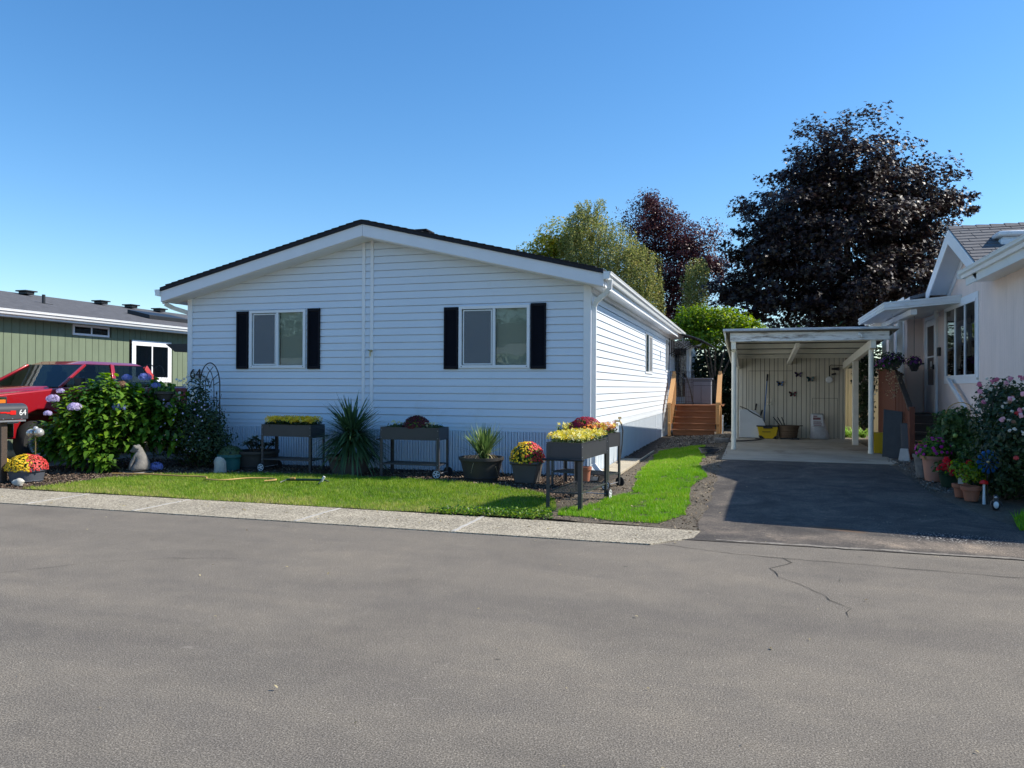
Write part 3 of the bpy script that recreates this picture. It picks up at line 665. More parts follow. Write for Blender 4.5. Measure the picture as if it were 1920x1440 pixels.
dspout(H, [(-8.17, -.26, 3.14), (-8.16, -.22, 3.0), (-8.08, -.1, 2.93), (-7.86, .1, 2.84), (-7.84, .12, 2.7), (-7.84, .12, .15)])
# windows and shutters
Tf = wallT((-WL, 0), (1, 0), (0, -1))
M['curtain'] = mat('pale_curtain', (.45, .42, .38), .8)
for a0, a1, z0, z1 in opsF:
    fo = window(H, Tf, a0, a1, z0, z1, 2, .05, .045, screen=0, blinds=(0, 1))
    s_ = MB(Tf)
    for k in (.04, .96): s_.box(a0+(a1-a0)*k-.008, a0+(a1-a0)*k+.008, .045, .049, z0+.02, z0+.032)
    s_.build_each('screw_cover', M['black'], fo)
def shutter(a0, a1, z0, z1):
    s = MB(Tf); s.box(a0, a0+.03, .014, .045, z0, z1); s.box(a1-.03, a1, .014, .045, z0, z1); s.box(a0, a1, .014, .044, z0, z0+.05); s.box(a0, a1, .014, .044, z1-.05, z1)
    s.box(a0+.01, a1-.01, .010, .018, z0+.01, z1-.01)
    z = z0+.05
    while z < z1-.07:
        s.add([(a0+.03, .040, z), (a1-.03, .040, z), (a1-.03, .020, z+.028), (a0+.03, .020, z+.028)], [(0, 1, 2, 3)])
        z += .028
    return s.build('shutter', M['shutter'], H)
for a0, a1, z0, z1 in ((1.085, 1.335, 1.76, 2.83), (2.60, 2.85, 1.755, 2.85), (5.26, 5.515, 1.745, 2.80), (6.80, 7.06, 1.745, 2.83)): shutter(a0, a1, z0, z1)
Ts = wallT((0, 0), (0, 1), (1, 0))
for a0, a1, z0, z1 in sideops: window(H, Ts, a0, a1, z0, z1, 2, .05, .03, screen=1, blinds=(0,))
# small bracket fitting on the trim strip
k = MB(); k.tube([(-3.9, -.03, 2.07), (-3.9, -.07, 2.07)], .022, 10); k.tube([(-3.945, -.06, 2.085), (-3.9, -.07, 2.07), (-3.86, -.06, 2.08)], .011, 8)
k.tube([(-3.9, -.07, 2.07), (-3.895, -.085, 2.02), (-3.893, -.085, 1.985)], [.013, .016, .012], 8); k.tube([(-3.893, -.086, 1.99), (-3.893, -.088, 1.962)], .008, 8)
k.build('spigot', M['brass'], H, smooth=True)
# meter plates on the side wall
k = MB(); k.box(.012, .04, 9.95, 10.05, 2.36, 2.50); k.box(.012, .035, 10.0, 10.08, 2.24, 2.34); k.build_each('wall_box', M['gutter'], H, bevel=.004)
# step-out porch wall at the far end with lattice glazing
e = MB(); e.box(.0, .50, 14.0, 14.06, .7, 2.9); e.box(.44, .50, 14.06, 18, .7, 2.9); e.box(0, .52, 14.0, 18, 2.9, 3.0); e.box(.0, .50, 14.0, 14.04, .0, .7); e.build('porch_wall', M['vinyl'], H)
e = MB(); e.box(.05, .42, 13.985, 13.995, 1.15, 2.75); e.build('porch_glass', M['glass_d'], H)
e = MB()
for i in range(5): x = .05+i*.092; e.box(x-.004, x+.004, 13.972, 13.984, 1.15, 2.75)
for i in range(11): z = 1.15+i*.16; e.box(.05, .42, 13.960, 13.971, z-.004, z+.004)
e.build('porch_lattice', M['cabinet'], H)
dspout(H, [(.95, 14.2, 2.98), (.90, 14.1, 2.88), (.62, 13.97, 2.78), (.54, 13.95, 2.68), (.54, 13.95, 1.0)], .05, .05)
g = MB(); gutterprof(g, 14.25, 18, .85, 3.08, 1); g.build('gutter', M['gutter'], H)

A_ = thing('house_across', 'pale house with white eaves across the street, mirrored in the front windows', 'house', (-14, -34, 0))
q = MB(); q.box(-34, 4, -36, -30, 0, 2.7); q.build('wall', M['shed_wall'], A_)
q = MB(); q.hexa([(-34.5, -29.3, 2.3), (4.5, -29.3, 3.9), (4.5, -29.6, 3.9), (-34.5, -29.6, 2.3)], [(-34.5, -29.3, 2.75), (4.5, -29.3, 4.35), (4.5, -29.6, 4.35), (-34.5, -29.6, 2.75)]); q.build('fascia', M['trim'], A_)
q = MB(); q.hexa([(-34.6, -29.5, 2.76), (4.6, -29.5, 4.36), (4.6, -36, 4.36), (-34.6, -36, 2.76)], [(-34.6, -33, 4.6), (4.6, -33, 5.8), (4.6, -36, 5.8), (-34.6, -36, 4.6)]); q.build('roof', M['roof_grey'], A_)
# ================================================================== neighbouring green house
G = thing('green_house', 'low sage green house with grey shingle roof at the far left behind the truck', 'house', (-17, 6, 0))
GX, GY0, GY1 = -13.2, -3.0, 15.0
b = MB()
y = GY0
while y < GY1:
    y2 = min(y+.2, GY1); hole = [(2.41, 3.52, 2.66, 2.92), (4.28, 5.73, 1.53, 2.65)]; segs = [(0, 2.98)]
    for h0, h1, c0, c1 in hole:
        if h0-.01 < (y+y2)/2 < h1+.01: segs = [(0, c0), (c1, 2.98)]
    for c0, c1 in segs: b.box(GX-.02, GX, y+.006, y2-.006, c0, c1); b.box(GX-.03, GX-.012, y-.006, y+.006, c0, c1)
    y = y2
b.box(-20.6, GX, GY0-.02, GY0, 0, 2.98)
b.build('wall', M['green_wall'], G)
r = MB()
for xa, xb, za, zb in ((-12.86, -17, 3.09, 4.0), (-17, -21.1, 4.0, 3.09)):
    r.hexa([(xa, GY0-.4, za-.05), (xb, GY0-.4, zb-.05), (xb, GY1, zb-.05), (xa, GY1, za-.05)], [(xa, GY0-.4, za), (xb, GY0-.4, zb), (xb, GY1, zb), (xa, GY1, za)])
r.build('roof', M['roof_grey'], G)
r = MB(); gutterprof(r, GY0-.4, GY1, -12.87, 3.085, 1, .95); r.box(-12.90, -12.872, GY0-.4, GY1, 2.92, 3.03); r.box(GX, -12.9, GY0-.4, GY1, 2.93, 2.95); r.build('gutter', M['gutter'], G)
Tg = wallT((GX, 0), (0, 1), (1, 0))
window(G, Tg, 2.41, 3.52, 2.66, 2.92, 2, .05, .02, gl='glass_d', blinds=(), trim=.0)
window(G, Tg, 4.28+.09, 5.73-.09, 1.62, 2.56, 2, .045, .02, gl='glass_d', trim=.09)
ch = MB(); ch.ball((-13.27, 4.86, 2.42), (.02, .03, .035), 8, 6); ch.tube([(-13.27, 4.86, 2.39), (-13.27, 4.87, 2.3), (-13.27, 4.84, 2.12)], [.02, .05, .03], 8); ch.build('window_ornament', M['sackred'], G, smooth=True)
for y in (-1.5, 4.05, 6.6, 7.8, 9.05):
    v = MB(); v.box(-16.72, -16.42, y-.12, y+.12, 3.93, 4.0); v.box(-16.76, -16.38, y-.19, y+.19, 4.0, 4.035); v.build('roof_vent', M['black'], G, bevel=.01)
v = MB(); v.tube([(-15, 3.2, 3.5), (-15, 3.2, 3.78)], .04, 8); v.box(-15.15, -14.85, 3.05, 3.35, 3.48, 3.54); v.build('vent_pipe', M['black'], G)
v = MB()
zs = lambda x: 3.09+(-12.86-x)*.2198
v.hexa([(-14.1, 5.9, zs(-14.1)), (-14.1, 7.6, zs(-14.1)), (-14.9, 7.6, zs(-14.9)), (-14.9, 5.9, zs(-14.9))], [(-14.1, 5.9, zs(-14.1)+.12), (-14.1, 7.6, zs(-14.1)+.12), (-14.9, 7.6, zs(-14.9)+.12), (-14.9, 5.9, zs(-14.9)+.12)])
v.build('skylight', M['black'], G, bevel=.01)
# dark slab of an awning sticking out beyond the white house's left wall
a = MB(); a.hexa([(-8.55, .5, 2.12), (-7.8, .5, 2.12), (-7.8, 1.7, 2.14), (-8.55, 1.7, 2.13)], [(-8.78, .5, 2.28), (-7.8, .5, 2.28), (-7.8, 1.7, 2.30), (-8.78, 1.7, 2.29)])
tag(a.build('side_awning', M['black']), 'black awning edge sticking out from the left wall of the white house', 'awning')

# ================================================================== red pickup truck (nose towards the street)
T_ = thing('pickup_truck', 'red pickup truck parked behind the hydrangea bush', 'pickup truck', (-10.8, 0, 0))
X0, X1 = -11.75, -9.8
def arch(cy, r, n=9): return [(cy-r*cos(pi*i/n), .48+r*sin(pi*i/n)) for i in range(n+1)]
prof = [(-2.48, .62), (-2.52, 1.0), (-2.44, 1.22), (-2.25, 1.285), (-1.4, 1.36), (-.98, 1.40), (1.52, 1.41), (3.6, 1.42), (3.62, .62), (3.1, .55)] + arch(2.55, .5)[::-1] + [(2.0, .45), (-.6, .45)] + arch(-1.42, .52)[::-1] + [(-2.0, .5), (-2.3, .5)]
b = MB(); b.prism([(p[0], p[1]) for p in prof], 'x', X0, X1)
body = b.build('body', M['red_paint'], T_, smooth=True, bevel=.07)
h = MB(); h.hexa([(-11.45, -2.3, 1.24), (-10.1, -2.3, 1.24), (-10.02, -1.0, 1.37), (-11.53, -1.0, 1.37)], [(-11.38, -2.2, 1.315), (-10.17, -2.2, 1.315), (-10.12, -1.02, 1.425), (-11.43, -1.02, 1.425)])
h.build('hood', M['red_paint'], T_, smooth=True, bevel=.04)
b = MB()   # bed: dark opening
b.box(X0+.10, X1-.10, 1.62, 3.5, 1.40, 1.427); b.build('bed_liner', M['black'], T_)
# cab: four slanted corners
zb, zt2 = 1.40, 1.86
cb = {'A0': (-9.86, -1.0), 'C0': (-9.86, 1.52), 'A1': (-11.69, -1.0), 'C1': (-11.69, 1.52)}
ct = {'A0': (-10.06, -.22), 'C0': (-10.06, 1.32), 'A1': (-11.49, -.22), 'C1': (-11.49, 1.32)}
P3 = lambda k, t: (cb[k][0]+(ct[k][0]-cb[k][0])*t, cb[k][1]+(ct[k][1]-cb[k][1])*t, zb+(zt2-zb)*t)
r = MB(); r.hexa([P3('A1', .97), P3('A0', .97), P3('C0', .97), P3('C1', .97)], [(-11.36, -.02, 1.925), (-10.19, -.02, 1.925), (-10.19, 1.22, 1.91), (-11.36, 1.22, 1.91)])
r.build('cab_roof', M['red_paint'], T_, smooth=True, bevel=.035)
p = MB()
for k, w_ in (('A0', .055), ('A1', .055), ('C0', .13), ('C1', .13)): p.bar(P3(k, 0), P3(k, .97), w_, .05, (1, 0, 0))
for sx in (0, 1):
    q0 = Vector(P3('A%d' % sx, 0)).lerp(Vector(P3('C%d' % sx, 0)), .52); q1 = Vector(P3('A%d' % sx, 1)).lerp(Vector(P3('C%d' % sx, 1)), .42); p.bar(q0, q1, .10, .05, (1, 0, 0))
p.build_each('pillar', M['red_paint'], T_, smooth=True, bevel=.012)
def inset(q, d): return q
g = MB(); e = .03
g.add([P3('A0', 0), P3('C0', 0), P3('C0', 1), P3('A0', 1), P3('A1', 0), P3('C1', 0), P3('C1', 1), P3('A1', 1)], [(0, 1, 2, 3), (4, 7, 6, 5), (1, 5, 6, 2)])
g.build('side_window', M['carglass'], T_)
g = MB(); g.add([P3('A0', .02), P3('A1', .02), P3('A1', .98), P3('A0', .98)], [(0, 1, 2, 3)]); g.build('windshield', M['carglass'], T_)
g = MB()
for x in (-10.35, -11.2): g.box(x-.22, x+.22, .1, .22, 1.2, 1.72); g.box(x-.12, x+.12, .12, .2, 1.72, 1.84)
g.box(-11.5, -10.1, -1.0, -.7, 1.2, 1.40)
g.build_each('seat', M['black'], T_, bevel=.03)
for sx, x in ((1, -9.74), (-1, -11.95)):
    mr = MB(); mr.box(x-.02 if sx > 0 else x-.05, x+.17 if sx > 0 else x+.16, -.78, -.66, 1.40, 1.60); mr.build('mirror', M['black'], T_, bevel=.03)
l = MB(); l.box(X1-.34, X1+.012, -2.47, -2.12, 1.10, 1.245); hl = l.build('headlight', M['chrome'], T_, bevel=.02)
l = MB(); l.box(X1+.008, X1+.02, -2.36, -2.16, 1.13, 1.19); l.build('turn_lamp', M['fl_orange'], hl)
l = MB(); l.box(X0-.012, X0+.34, -2.47, -2.12, 1.10, 1.245); l.build('headlight', M['chrome'], T_, bevel=.02)
l = MB(); l.box(X0+.36, X1-.36, -2.535, -2.40, .80, 1.24)
for i in range(5): l.box(X0+.38, X1-.38, -2.56, -2.53, .84+i*.08, .87+i*.08)
l.build('grille', M['chrome'], T_)
l = MB(); l.box(X0-.03, X1+.03, -2.68, -2.42, .50, .80); l.box(X1-.02, X1+.035, -2.5, -2.0, .52, .80); l.build('bumper', M['chrome'], T_, bevel=.04)
for cy in (-1.42, 2.55):
    for x, s in ((X1-.13, 1), (X0+.13, -1)):
        w_ = MB(); R = .40; old = [(R-.13, -.11), (R-.03, -.13), (R, -.08), (R, .08), (R-.03, .13), (R-.13, .11)]
        w_.T = Matrix.Translation((x, cy, R)) @ Matrix.Rotation(pi/2, 4, 'Y'); w_.lathe(old, n=28, close=True); wh = w_.build('wheel', M['tyre'], T_, smooth=True)
        q = MB(); q.T = Matrix.Translation((x+s*.10, cy, R)) @ Matrix.Rotation(s*pi/2, 4, 'Y'); q.lathe([(.27, -.02), (.26, .03), (.20, .01), (.08, .05), (.06, .06)], n=28)
        q.build('rim', M['alloy'], wh, smooth=True)
for y0 in (-.45, .62):
    d = MB(); d.box(X1+.002, X1+.025, y0+.72, y0+.88, 1.18, 1.21); d.build('door_handle', M['red_paint'], T_, bevel=.005)
d = MB()
for y0 in (-.98, .33, 1.54): d.box(X1-.001, X1+.003, y0, y0+.008, .55, 1.39)
d.build_each('door_seam', M['black'], T_)

# ================================================================== wooden steps of the white house
S = thing('wooden_steps', 'brown wooden steps with raw cedar handrails beside the white house', 'steps', (.9, 11, 0))
SX0, SX1, SY, SZ = .22, 1.56, 10.75, .05
st = MB(); rs_, tr_ = .172, .27
for i in range(5):
    y0 = SY+i*tr_; st.box(SX0+.08, SX1-.08, y0, y0+.025, SZ+i*rs_, SZ+(i+1)*rs_-.035)
    st.box(SX0+.04, SX1-.04, y0-.03, y0+tr_, SZ+(i+1)*rs_-.035, SZ+(i+1)*rs_)
st.build_each('step', M['stair_wood'], S, bevel=.004)
DZ = SZ+5*rs_
d = MB()
for i in range(22): d.box(.02, 1.66, SY+5*tr_-.03+i*.145, SY+5*tr_+.105+i*.145, DZ-.034, DZ+.002)
d.build('deck', M['stair_wood'], S)
for x in (SX0-.02, SX1+.02):
    p = MB(); p.box(x-.045, x+.045, SY-.06, SY+.03, .02, 1.0); p.box(x-.045, x+.045, SY+5*tr_, SY+5*tr_+.09, .02, 1.95); p.build_each('post', M['rail_wood'], S, bevel=.006)
    p = MB()
    p.bar((x, SY-.02, .96), (x, SY+5*tr_+.05, 1.86), .13, .04); p.bar((x, SY-.05, .30), (x, SY+5*tr_, 1.1), .04, .24)
    for i in range(9):
        t = (i+.5)/9; y = SY+t*5*tr_; p.box(x-.02+(.05 if x < 1 else -.05), x+.02+(.05 if x < 1 else -.05), y-.02, y+.02, .35+t*.8, .93+t*.9)
    p.bar((x, SY-.05, .80), (x, SY+5*tr_+.05, 1.70), .05, .10)
    p.build('handrail', M['rail_wood'], S, bevel=.004)
k = MB(); k.tube([(1.72, 10.55, .0), (1.72, 10.55, .62)], .022, 8); k.ball((1.72, 10.55, .64), .03, 8, 6)
tag(k.build('water_standpipe', M['gutter'], smooth=True), 'grey water standpipe at the right foot of the wooden steps', 'standpipe')
# wire pet gate at the top of the steps
gt = MB(); gy = SY+5*tr_+.35
gt.tube([(.05, gy, DZ), (.05, gy, DZ+1.05), (.75, gy, DZ+1.05), (.75, gy, DZ)], .012, 6)
for i in range(9): gt.tube([(.1+i*.075, gy, DZ+.04), (.1+i*.075, gy, DZ+1.04)], .005, 4)
for i in range(7): gt.tube([(.05, gy, DZ+.1+i*.15), (.75, gy, DZ+.1+i*.15)], .005, 4)
gt.tube([(.75, gy, DZ+.74), (1.6, gy, DZ+.74)], .01, 5); gt.tube([(.75, gy, DZ+.60), (1.6, gy, DZ+.60)], .006, 5)
gt.tube([(.55, gy-.25, DZ+.95), (.68, gy-.22, DZ+.5), (.78, gy-.2, DZ+.02)], .022, 6)
tag(gt.build('wire_gate', M['black']), 'black wire pet gate standing at the top of the wooden steps', 'gate')
cbn = thing('storage_cabinet', 'grey resin storage cabinet on the deck above the steps', 'cabinet', (1.4, 13.3, DZ))
c = MB(); c.box(.46, 1.27, 13.0, 13.6, DZ, DZ+.80); c.build('cabinet_body', M['cabinet'], cbn, bevel=.01)
c = MB(); c.box(.42, 1.31, 12.95, 13.65, DZ+.80, DZ+.84); c.build('lid', M['cabinet'], cbn, bevel=.01)
c = MB(); c.box(.48, .95, 12.985, 12.999, DZ+.04, DZ+.76); c.box(.98, 1.25, 12.985, 12.999, DZ+.04, DZ+.76); c.build('door', M['cabinet'], cbn, bevel=.004)
# door canopy with black scroll brackets
aw = thing('door_canopy', 'smoky curved door canopy on black scroll brackets over the side door', 'canopy', (0, 13, 2.9))
c = MB(); pr = []
for i in range(11):
    t = i/10; pr.append((.0+1.38*t, 3.18-.10*t-.36*t**2.4))
pr2 = [(x, z-.012) for x, z in pr[::-1]]
c.prism(pr+pr2, 'y', 12.3, 13.9); c.build('canopy_sheet', M['canopy'], aw, smooth=True)
for y in (12.35, 13.1, 13.85):
    c = MB(); c.tube([(x, y, z-.025) for x, z in pr], .014, 6); c.box(.016, .04, y-.02, y+.02, 2.45, 3.04)
    c.tube([(.03, y, 2.5), (.3, y, 2.62), (.62, y, 2.8), (1.0, y, 2.7)], .012, 6)
    for cx, cz, rr in ((.25, 2.8, .11), (.52, 2.86, .08), (.16, 2.62, .07)): c.tube([(cx+rr*(1-i*.05)*cos(i*.6), y, cz+rr*(1-i*.05)*sin(i*.6)) for i in range(15)], .008, 5)
    c.build('bracket', M['black'], aw)

# ================================================================== carport with its shed
C_ = thing('carport', 'cream painted carport with peeling front board and a taupe shed at its back', 'carport', (3.5, 6, .17))
CZ = lambda y: 2.615-(y-3.6)*.062
r = MB(); r.hexa([(1.955, 3.6, CZ(3.6)-.045), (5.15, 3.6, CZ(3.6)-.045), (5.15, 11.2, CZ(11.2)-.045), (1.955, 11.2, CZ(11.2)-.045)], [(1.955, 3.6, CZ(3.6)), (5.15, 3.6, CZ(3.6)), (5.15, 11.2, CZ(11.2)), (1.955, 11.2, CZ(11.2))])
r.build('roof', M['flash'], C_, bevel=.006)
r = MB(); r.hexa([(1.99, 3.64, CZ(3.64)-.062), (5.12, 3.64, CZ(3.64)-.062), (5.12, 11.1, CZ(11.1)-.062), (1.99, 11.1, CZ(11.1)-.062)], [(1.99, 3.64, CZ(3.64)-.048), (5.12, 3.64, CZ(3.64)-.048), (5.12, 11.1, CZ(11.1)-.048), (1.99, 11.1, CZ(11.1)-.048)])
r.build('ceiling', mat('shade_dark_ceiling', (.16, .145, .11), .8, var=.15, vs=3, sc=(1, 6, 1)), C_)  # ceiling coloured dark to stand for the shade between the rafters
f = MB(); f.box(2.09, 4.99, 3.75, 3.795, CZ(3.75)-.235, CZ(3.75)-.065); f.build('fascia_board', M['peeling'], C_, bevel=.004)
f = MB()
for i in range(4):
    y = 4.55+i*1.12; f.box(2.12, 4.98, y, y+.045, CZ(y)-.165, CZ(y+.05)-.064)
f.build_each('rafter', M['carport'], C_)
f = MB()
for x in (2.155, 4.72):
    f.hexa([(x-.045, 3.8, CZ(3.8)-.38), (x+.045, 3.8, CZ(3.8)-.38), (x+.045, 8.58, CZ(8.58)-.38), (x-.045, 8.58, CZ(8.58)-.38)], [(x-.045, 3.8, CZ(3.8)-.212), (x+.045, 3.8, CZ(3.8)-.212), (x+.045, 8.58, CZ(8.58)-.212), (x-.045, 8.58, CZ(8.58)-.212)])
f.hexa([(3.36, 4.5, CZ(4.5)-.28), (3.44, 4.5, CZ(4.5)-.28), (3.44, 8.58, CZ(8.58)-.28), (3.36, 8.58, CZ(8.58)-.28)], [(3.36, 4.5, CZ(4.5)-.187), (3.44, 4.5, CZ(4.5)-.187), (3.44, 8.58, CZ(8.58)-.187), (3.36, 8.58, CZ(8.58)-.187)])
f.build_each('beam', M['carport'], C_)
f = MB(); f.hexa([(1.99, 3.68, CZ(3.68)-.22), (2.01, 3.68, CZ(3.68)-.22), (2.01, 8.6, CZ(8.6)-.22), (1.99, 8.6, CZ(8.6)-.22)], [(1.99, 3.68, CZ(3.68)-.064), (2.01, 3.68, CZ(3.68)-.064), (2.01, 8.6, CZ(8.6)-.064), (1.99, 8.6, CZ(8.6)-.064)])
f.build('side_board', M['carport'], C_)
for x, y, rr in ((2.155, 4.3, .048), (4.72, 4.1, .048), (2.155, 7.9, .04)):
    p = MB(); zt_ = CZ(y)-.375; p.tube([(x, y, .23), (x, y, zt_)], rr, 16); p.tube([(x, y, .18), (x, y, .235)], rr+.006, 16); p.box(x-.07, x+.07, y-.07, y+.07, zt_-.012, zt_)
    p.build('post', M['carport'], C_, smooth=True)
p = MB(); p.box(4.66, 4.78, 6.42, 6.54, .17, CZ(6.5)-.38); p.build('post', M['carport'], C_, bevel=.006)
# shed wall: vertical grooved boards, double door, small hatch
sw = MB(); x = 2.17; k = 0
wds = [.115, .09, .14, .075, .13, .10, .12]
while x < 4.73:
    x2 = min(x+wds[k % 7], 4.74); sw.box(x+.006, x2-.006, 8.6, 8.625, .17, CZ(8.6)-.07); x = x2; k += 1
bk = MB(); bk.box(2.17, 4.74, 8.622, 8.64, .17, CZ(8.6)-.07)
sw.box(4.705, 4.74, 8.64, 10.9, .17, CZ(10.9)-.07); sw.box(2.17, 2.2, 8.64, 10.9, .17, CZ(10.9)-.07); sw.box(2.2, 4.705, 10.87, 10.9, .17, CZ(10.9)-.07)
sh = sw.build('shed_wall', M['shed_wall'], C_); bk.build('shed_backing', M['groove'], C_)  # dark backing puts the shade of the board gaps into its colour
sd_ = MB(); sd_.box(2.43, 3.49, 8.594, 8.5995, 1.88, 1.888); sd_.box(2.93, 2.936, 8.594, 8.5995, .24, 1.88); sd_.box(3.484, 3.49, 8.594, 8.5995, .24, 1.88); sd_.box(2.43, 2.436, 8.594, 8.5995, .24, 1.88)
sd_.build('double_door', M['groove'], sh)
sd_ = MB(); sd_.box(3.97, 4.56, 8.594, 8.5995, 1.19, 1.196); sd_.box(3.97, 3.976, 8.594, 8.5995, .2, 1.19); sd_.box(4.556, 4.562, 8.594, 8.5995, .2, 1.19); sd_.box(3.2, 3.75, 8.59, 8.5995, .48, .50); sd_.build('hatch', M['groove'], sh)
sd_ = MB(); sd_.box(2.885, 2.905, 8.57, 8.594, 1.10, 1.18); sd_.box(2.965, 2.985, 8.57, 8.594, 1.10, 1.18); sd_.ball((2.90, 8.57, 1.035), .02, 8, 6); sd_.ball((2.975, 8.57, 1.035), .02, 8, 6); sd_.bar((2.88, 8.585, 1.03), (2.99, 8.585, 1.03), .012, .012); sd_.build('latch', M['carport'], sh, smooth=True)
# conduit, junction box and spotlight
cn = MB(); cn.tube([(4.37, 8.575, 1.72), (4.37, 8.575, 2.0), (4.40, 8.57, 2.03), (4.9, 8.56, 2.0)], .009, 6); 
cn.build('conduit', M['groove'], sh)
cn = MB(Matrix.Translation((4.36, 8.59, 1.66)) @ Matrix.Rotation(pi/2, 4, 'X')); cn.lathe([(.085, 0), (.085, .05), (.06, .07)], n=14); cn.build('junction_box', M['gutter'], sh, smooth=True)
cn = MB(); cn.tube([(4.42, 8.58, 1.93), (4.58, 8.5, 1.93)], [.02, .045], 10); cn.tube([(4.42, 8.56, 1.79), (4.5, 8.5, 1.81)], [.02, .03], 10); cn.build('spotlight', M['black'], sh, smooth=True)
cn = MB(); cn.box(4.44, 4.49, 3.72, 3.749, CZ(3.75)-.16, CZ(3.75)-.09); cn.box(4.48, 4.52, 3.71, 3.75, CZ(3.75)-.19, CZ(3.75)-.12); cn.build('number_bracket', M['alloy'], C_, bevel=.004)

def butterfly(x, z, mt, label):
    b = thing('butterfly_ornament', label, 'wall ornament', (x, 8.57, z), 0, 'metal butterflies on the shed wall')
    for s in (-1, 1):
        for nm, pl in (('wing', [(0, .01), (.03, .055), (.085, .075), (.10, .05), (.075, .015), (.05, .0), (.07, -.02), (.065, -.055), (.035, -.06), (.01, -.03)]),):
            q = MB(); q.add([(x+s*px*1.0, 8.568-abs(px)*.35, z+pz*1.0) for px, pz in pl]+[(x+s*px*1.0, 8.572-abs(px)*.35, z+pz*1.0) for px, pz in pl], [tuple(range(10)), tuple(range(19, 9, -1))]+[(i, (i+1) % 10, 10+(i+1) % 10, 10+i) for i in range(10)])
            wg = q.build(nm, M['black'], b)
            q = MB(); pl2 = [(.03, .03), (.06, .055), (.075, .04), (.05, .018)]; q.add([(x+s*px*1.0, 8.566-abs(px)*.35, z+pz*1.0) for px, pz in pl2], [(0, 1, 2, 3)])
            pl2 = [(.025, -.01), (.045, -.01), (.055, -.04), (.03, -.045)]; q.add([(x+s*px*1.0, 8.566-abs(px)*.35, z+pz*1.0) for px, pz in pl2], [(0, 1, 2, 3)]); q.build('wing_spot', mt, wg)
    q = MB(); q.tube([(x, 8.56, z+.05), (x, 8.56, z), (x, 8.565, z-.05)], [.005, .009, .003], 6); q.build('butterfly_body', M['black'], b)
butterfly(3.20, 1.555, M['blue_paint'], 'black butterfly with blue wing spots, lowest but one and leftmost on the shed wall')
butterfly(3.635, 1.785, M['fl_violet'], 'black butterfly with purple wing spots, highest on the shed wall')
butterfly(3.92, 1.67, M['teal'], 'black butterfly with green wing spots, rightmost on the shed wall')
butterfly(3.50, 1.29, M['fl_crimson'], 'black butterfly with red wing spots, lowest on the shed wall')

# things stored under the carport
def pole_tool(name, label, cat, p0, p1, r, hm, head=None, grip=None, gm='black'):
    t = thing(name, label, cat, p0); q = MB(); q.tube([p0, p1], r, 8); q.build('shaft', M[hm], t, smooth=True)
    d = (Vector(p1)-Vector(p0)).normalized(); q = MB(); q.tube([Vector(p1)-d*.16, Vector(p1)+d*.02], r+.008, 8); q.build('grip', M[gm], t, smooth=True)
    q = MB(); head(q); q.build('head', M[gm], t)
    return t
pole_tool('broom', 'tall blue handled broom leaning on the shed door', 'broom', (2.78, 8.3, .30), (2.89, 8.55, 1.78), .012, 'blue_paint', lambda q: q.hexa([(2.68, 8.22, .18), (2.92, 8.22, .18), (2.92, 8.36, .18), (2.68, 8.36, .18)], [(2.72, 8.27, .36), (2.88, 8.27, .36), (2.88, 8.33, .36), (2.72, 8.33, .36)]))
pole_tool('lopper', 'white shafted garden lopper leaning left of the broom', 'garden tool', (2.50, 8.3, .35), (2.62, 8.55, 1.02), .012, 'white_plastic', lambda q: (q.bar((2.50, 8.3, .38), (2.47, 8.27, .2), .05, .02), q.bar((2.50, 8.3, .38), (2.54, 8.26, .22), .03, .02)))
pole_tool('hand_hoe', 'short black hoe leaning between the lopper and the broom', 'garden tool', (2.60, 8.25, .3), (2.76, 8.55, .86), .011, 'black', lambda q: q.bar((2.58, 8.25, .24), (2.66, 8.22, .3), .09, .012))
pn = thing('quarter_round_cover', 'white quarter round plastic cover leaning at the left end of the shed wall', 'plastic cover', (2.3, 8.2, .17))
prf = [(2.2, .19), (2.2, .90)]+[(2.2+.22+.46*sin(a)*.98, .19+.55+.16-.0-(1-cos(a))*.62) for a in [i*pi/2/8 for i in range(1, 9)]]+[(2.74, .19)]
q = MB(); q.prism(prf, 'y', 8.12, 8.36); q.build('cover_shell', M['white_plastic'], pn, smooth=True, bevel=.012)
q = MB(); q.tube([(2.22, 8.08, .98), (2.4, 8.09, .91), (2.46, 8.08, .86), (2.74, 8.08, .70)], .012, 6); q.build('lifting_strap', M['black'], pn)
yt = thing('storage_tote', 'yellow plastic tote with black lid in front of the shed', 'tote', (2.9, 8.1, .17))
q = MB(); q.hexa([(2.70, 8.0, .18), (3.08, 8.0, .18), (3.08, 8.3, .18), (2.70, 8.3, .18)], [(2.64, 7.95, .48), (3.14, 7.95, .48), (3.14, 8.35, .48), (2.64, 8.35, .48)]); tb = q.build('tote_body', M['yellow_plastic'], yt, bevel=.015)
q = MB(); q.box(2.62, 3.16, 7.93, 8.37, .48, .505); q.box(2.78, 3.0, 7.92, 7.94, .44, .485); q.build('lid', M['black'], yt, bevel=.008)
q = MB(); q.hexa([(2.70, 7.985, .182), (2.82, 7.985, .182), (2.82, 8.0, .182), (2.70, 8.0, .182)], [(2.67, 7.975, .26), (2.74, 7.975, .26), (2.74, 7.99, .26), (2.67, 7.99, .26)]); q.hexa([(3.0, 7.985, .182), (3.08, 7.985, .182), (3.08, 8.0, .182), (3.0, 8.0, .182)], [(3.06, 7.975, .25), (3.11, 7.975, .25), (3.11, 7.99, .25), (3.06, 7.99, .25)]); q.build_each('corner_guard', M['black'], yt)
q = MB()
for i in range(10): q.box(2.76+i*.02, 2.772+i*.02, 7.950, 7.958, .345, .365)
q.build('print', M['groove'], tb)
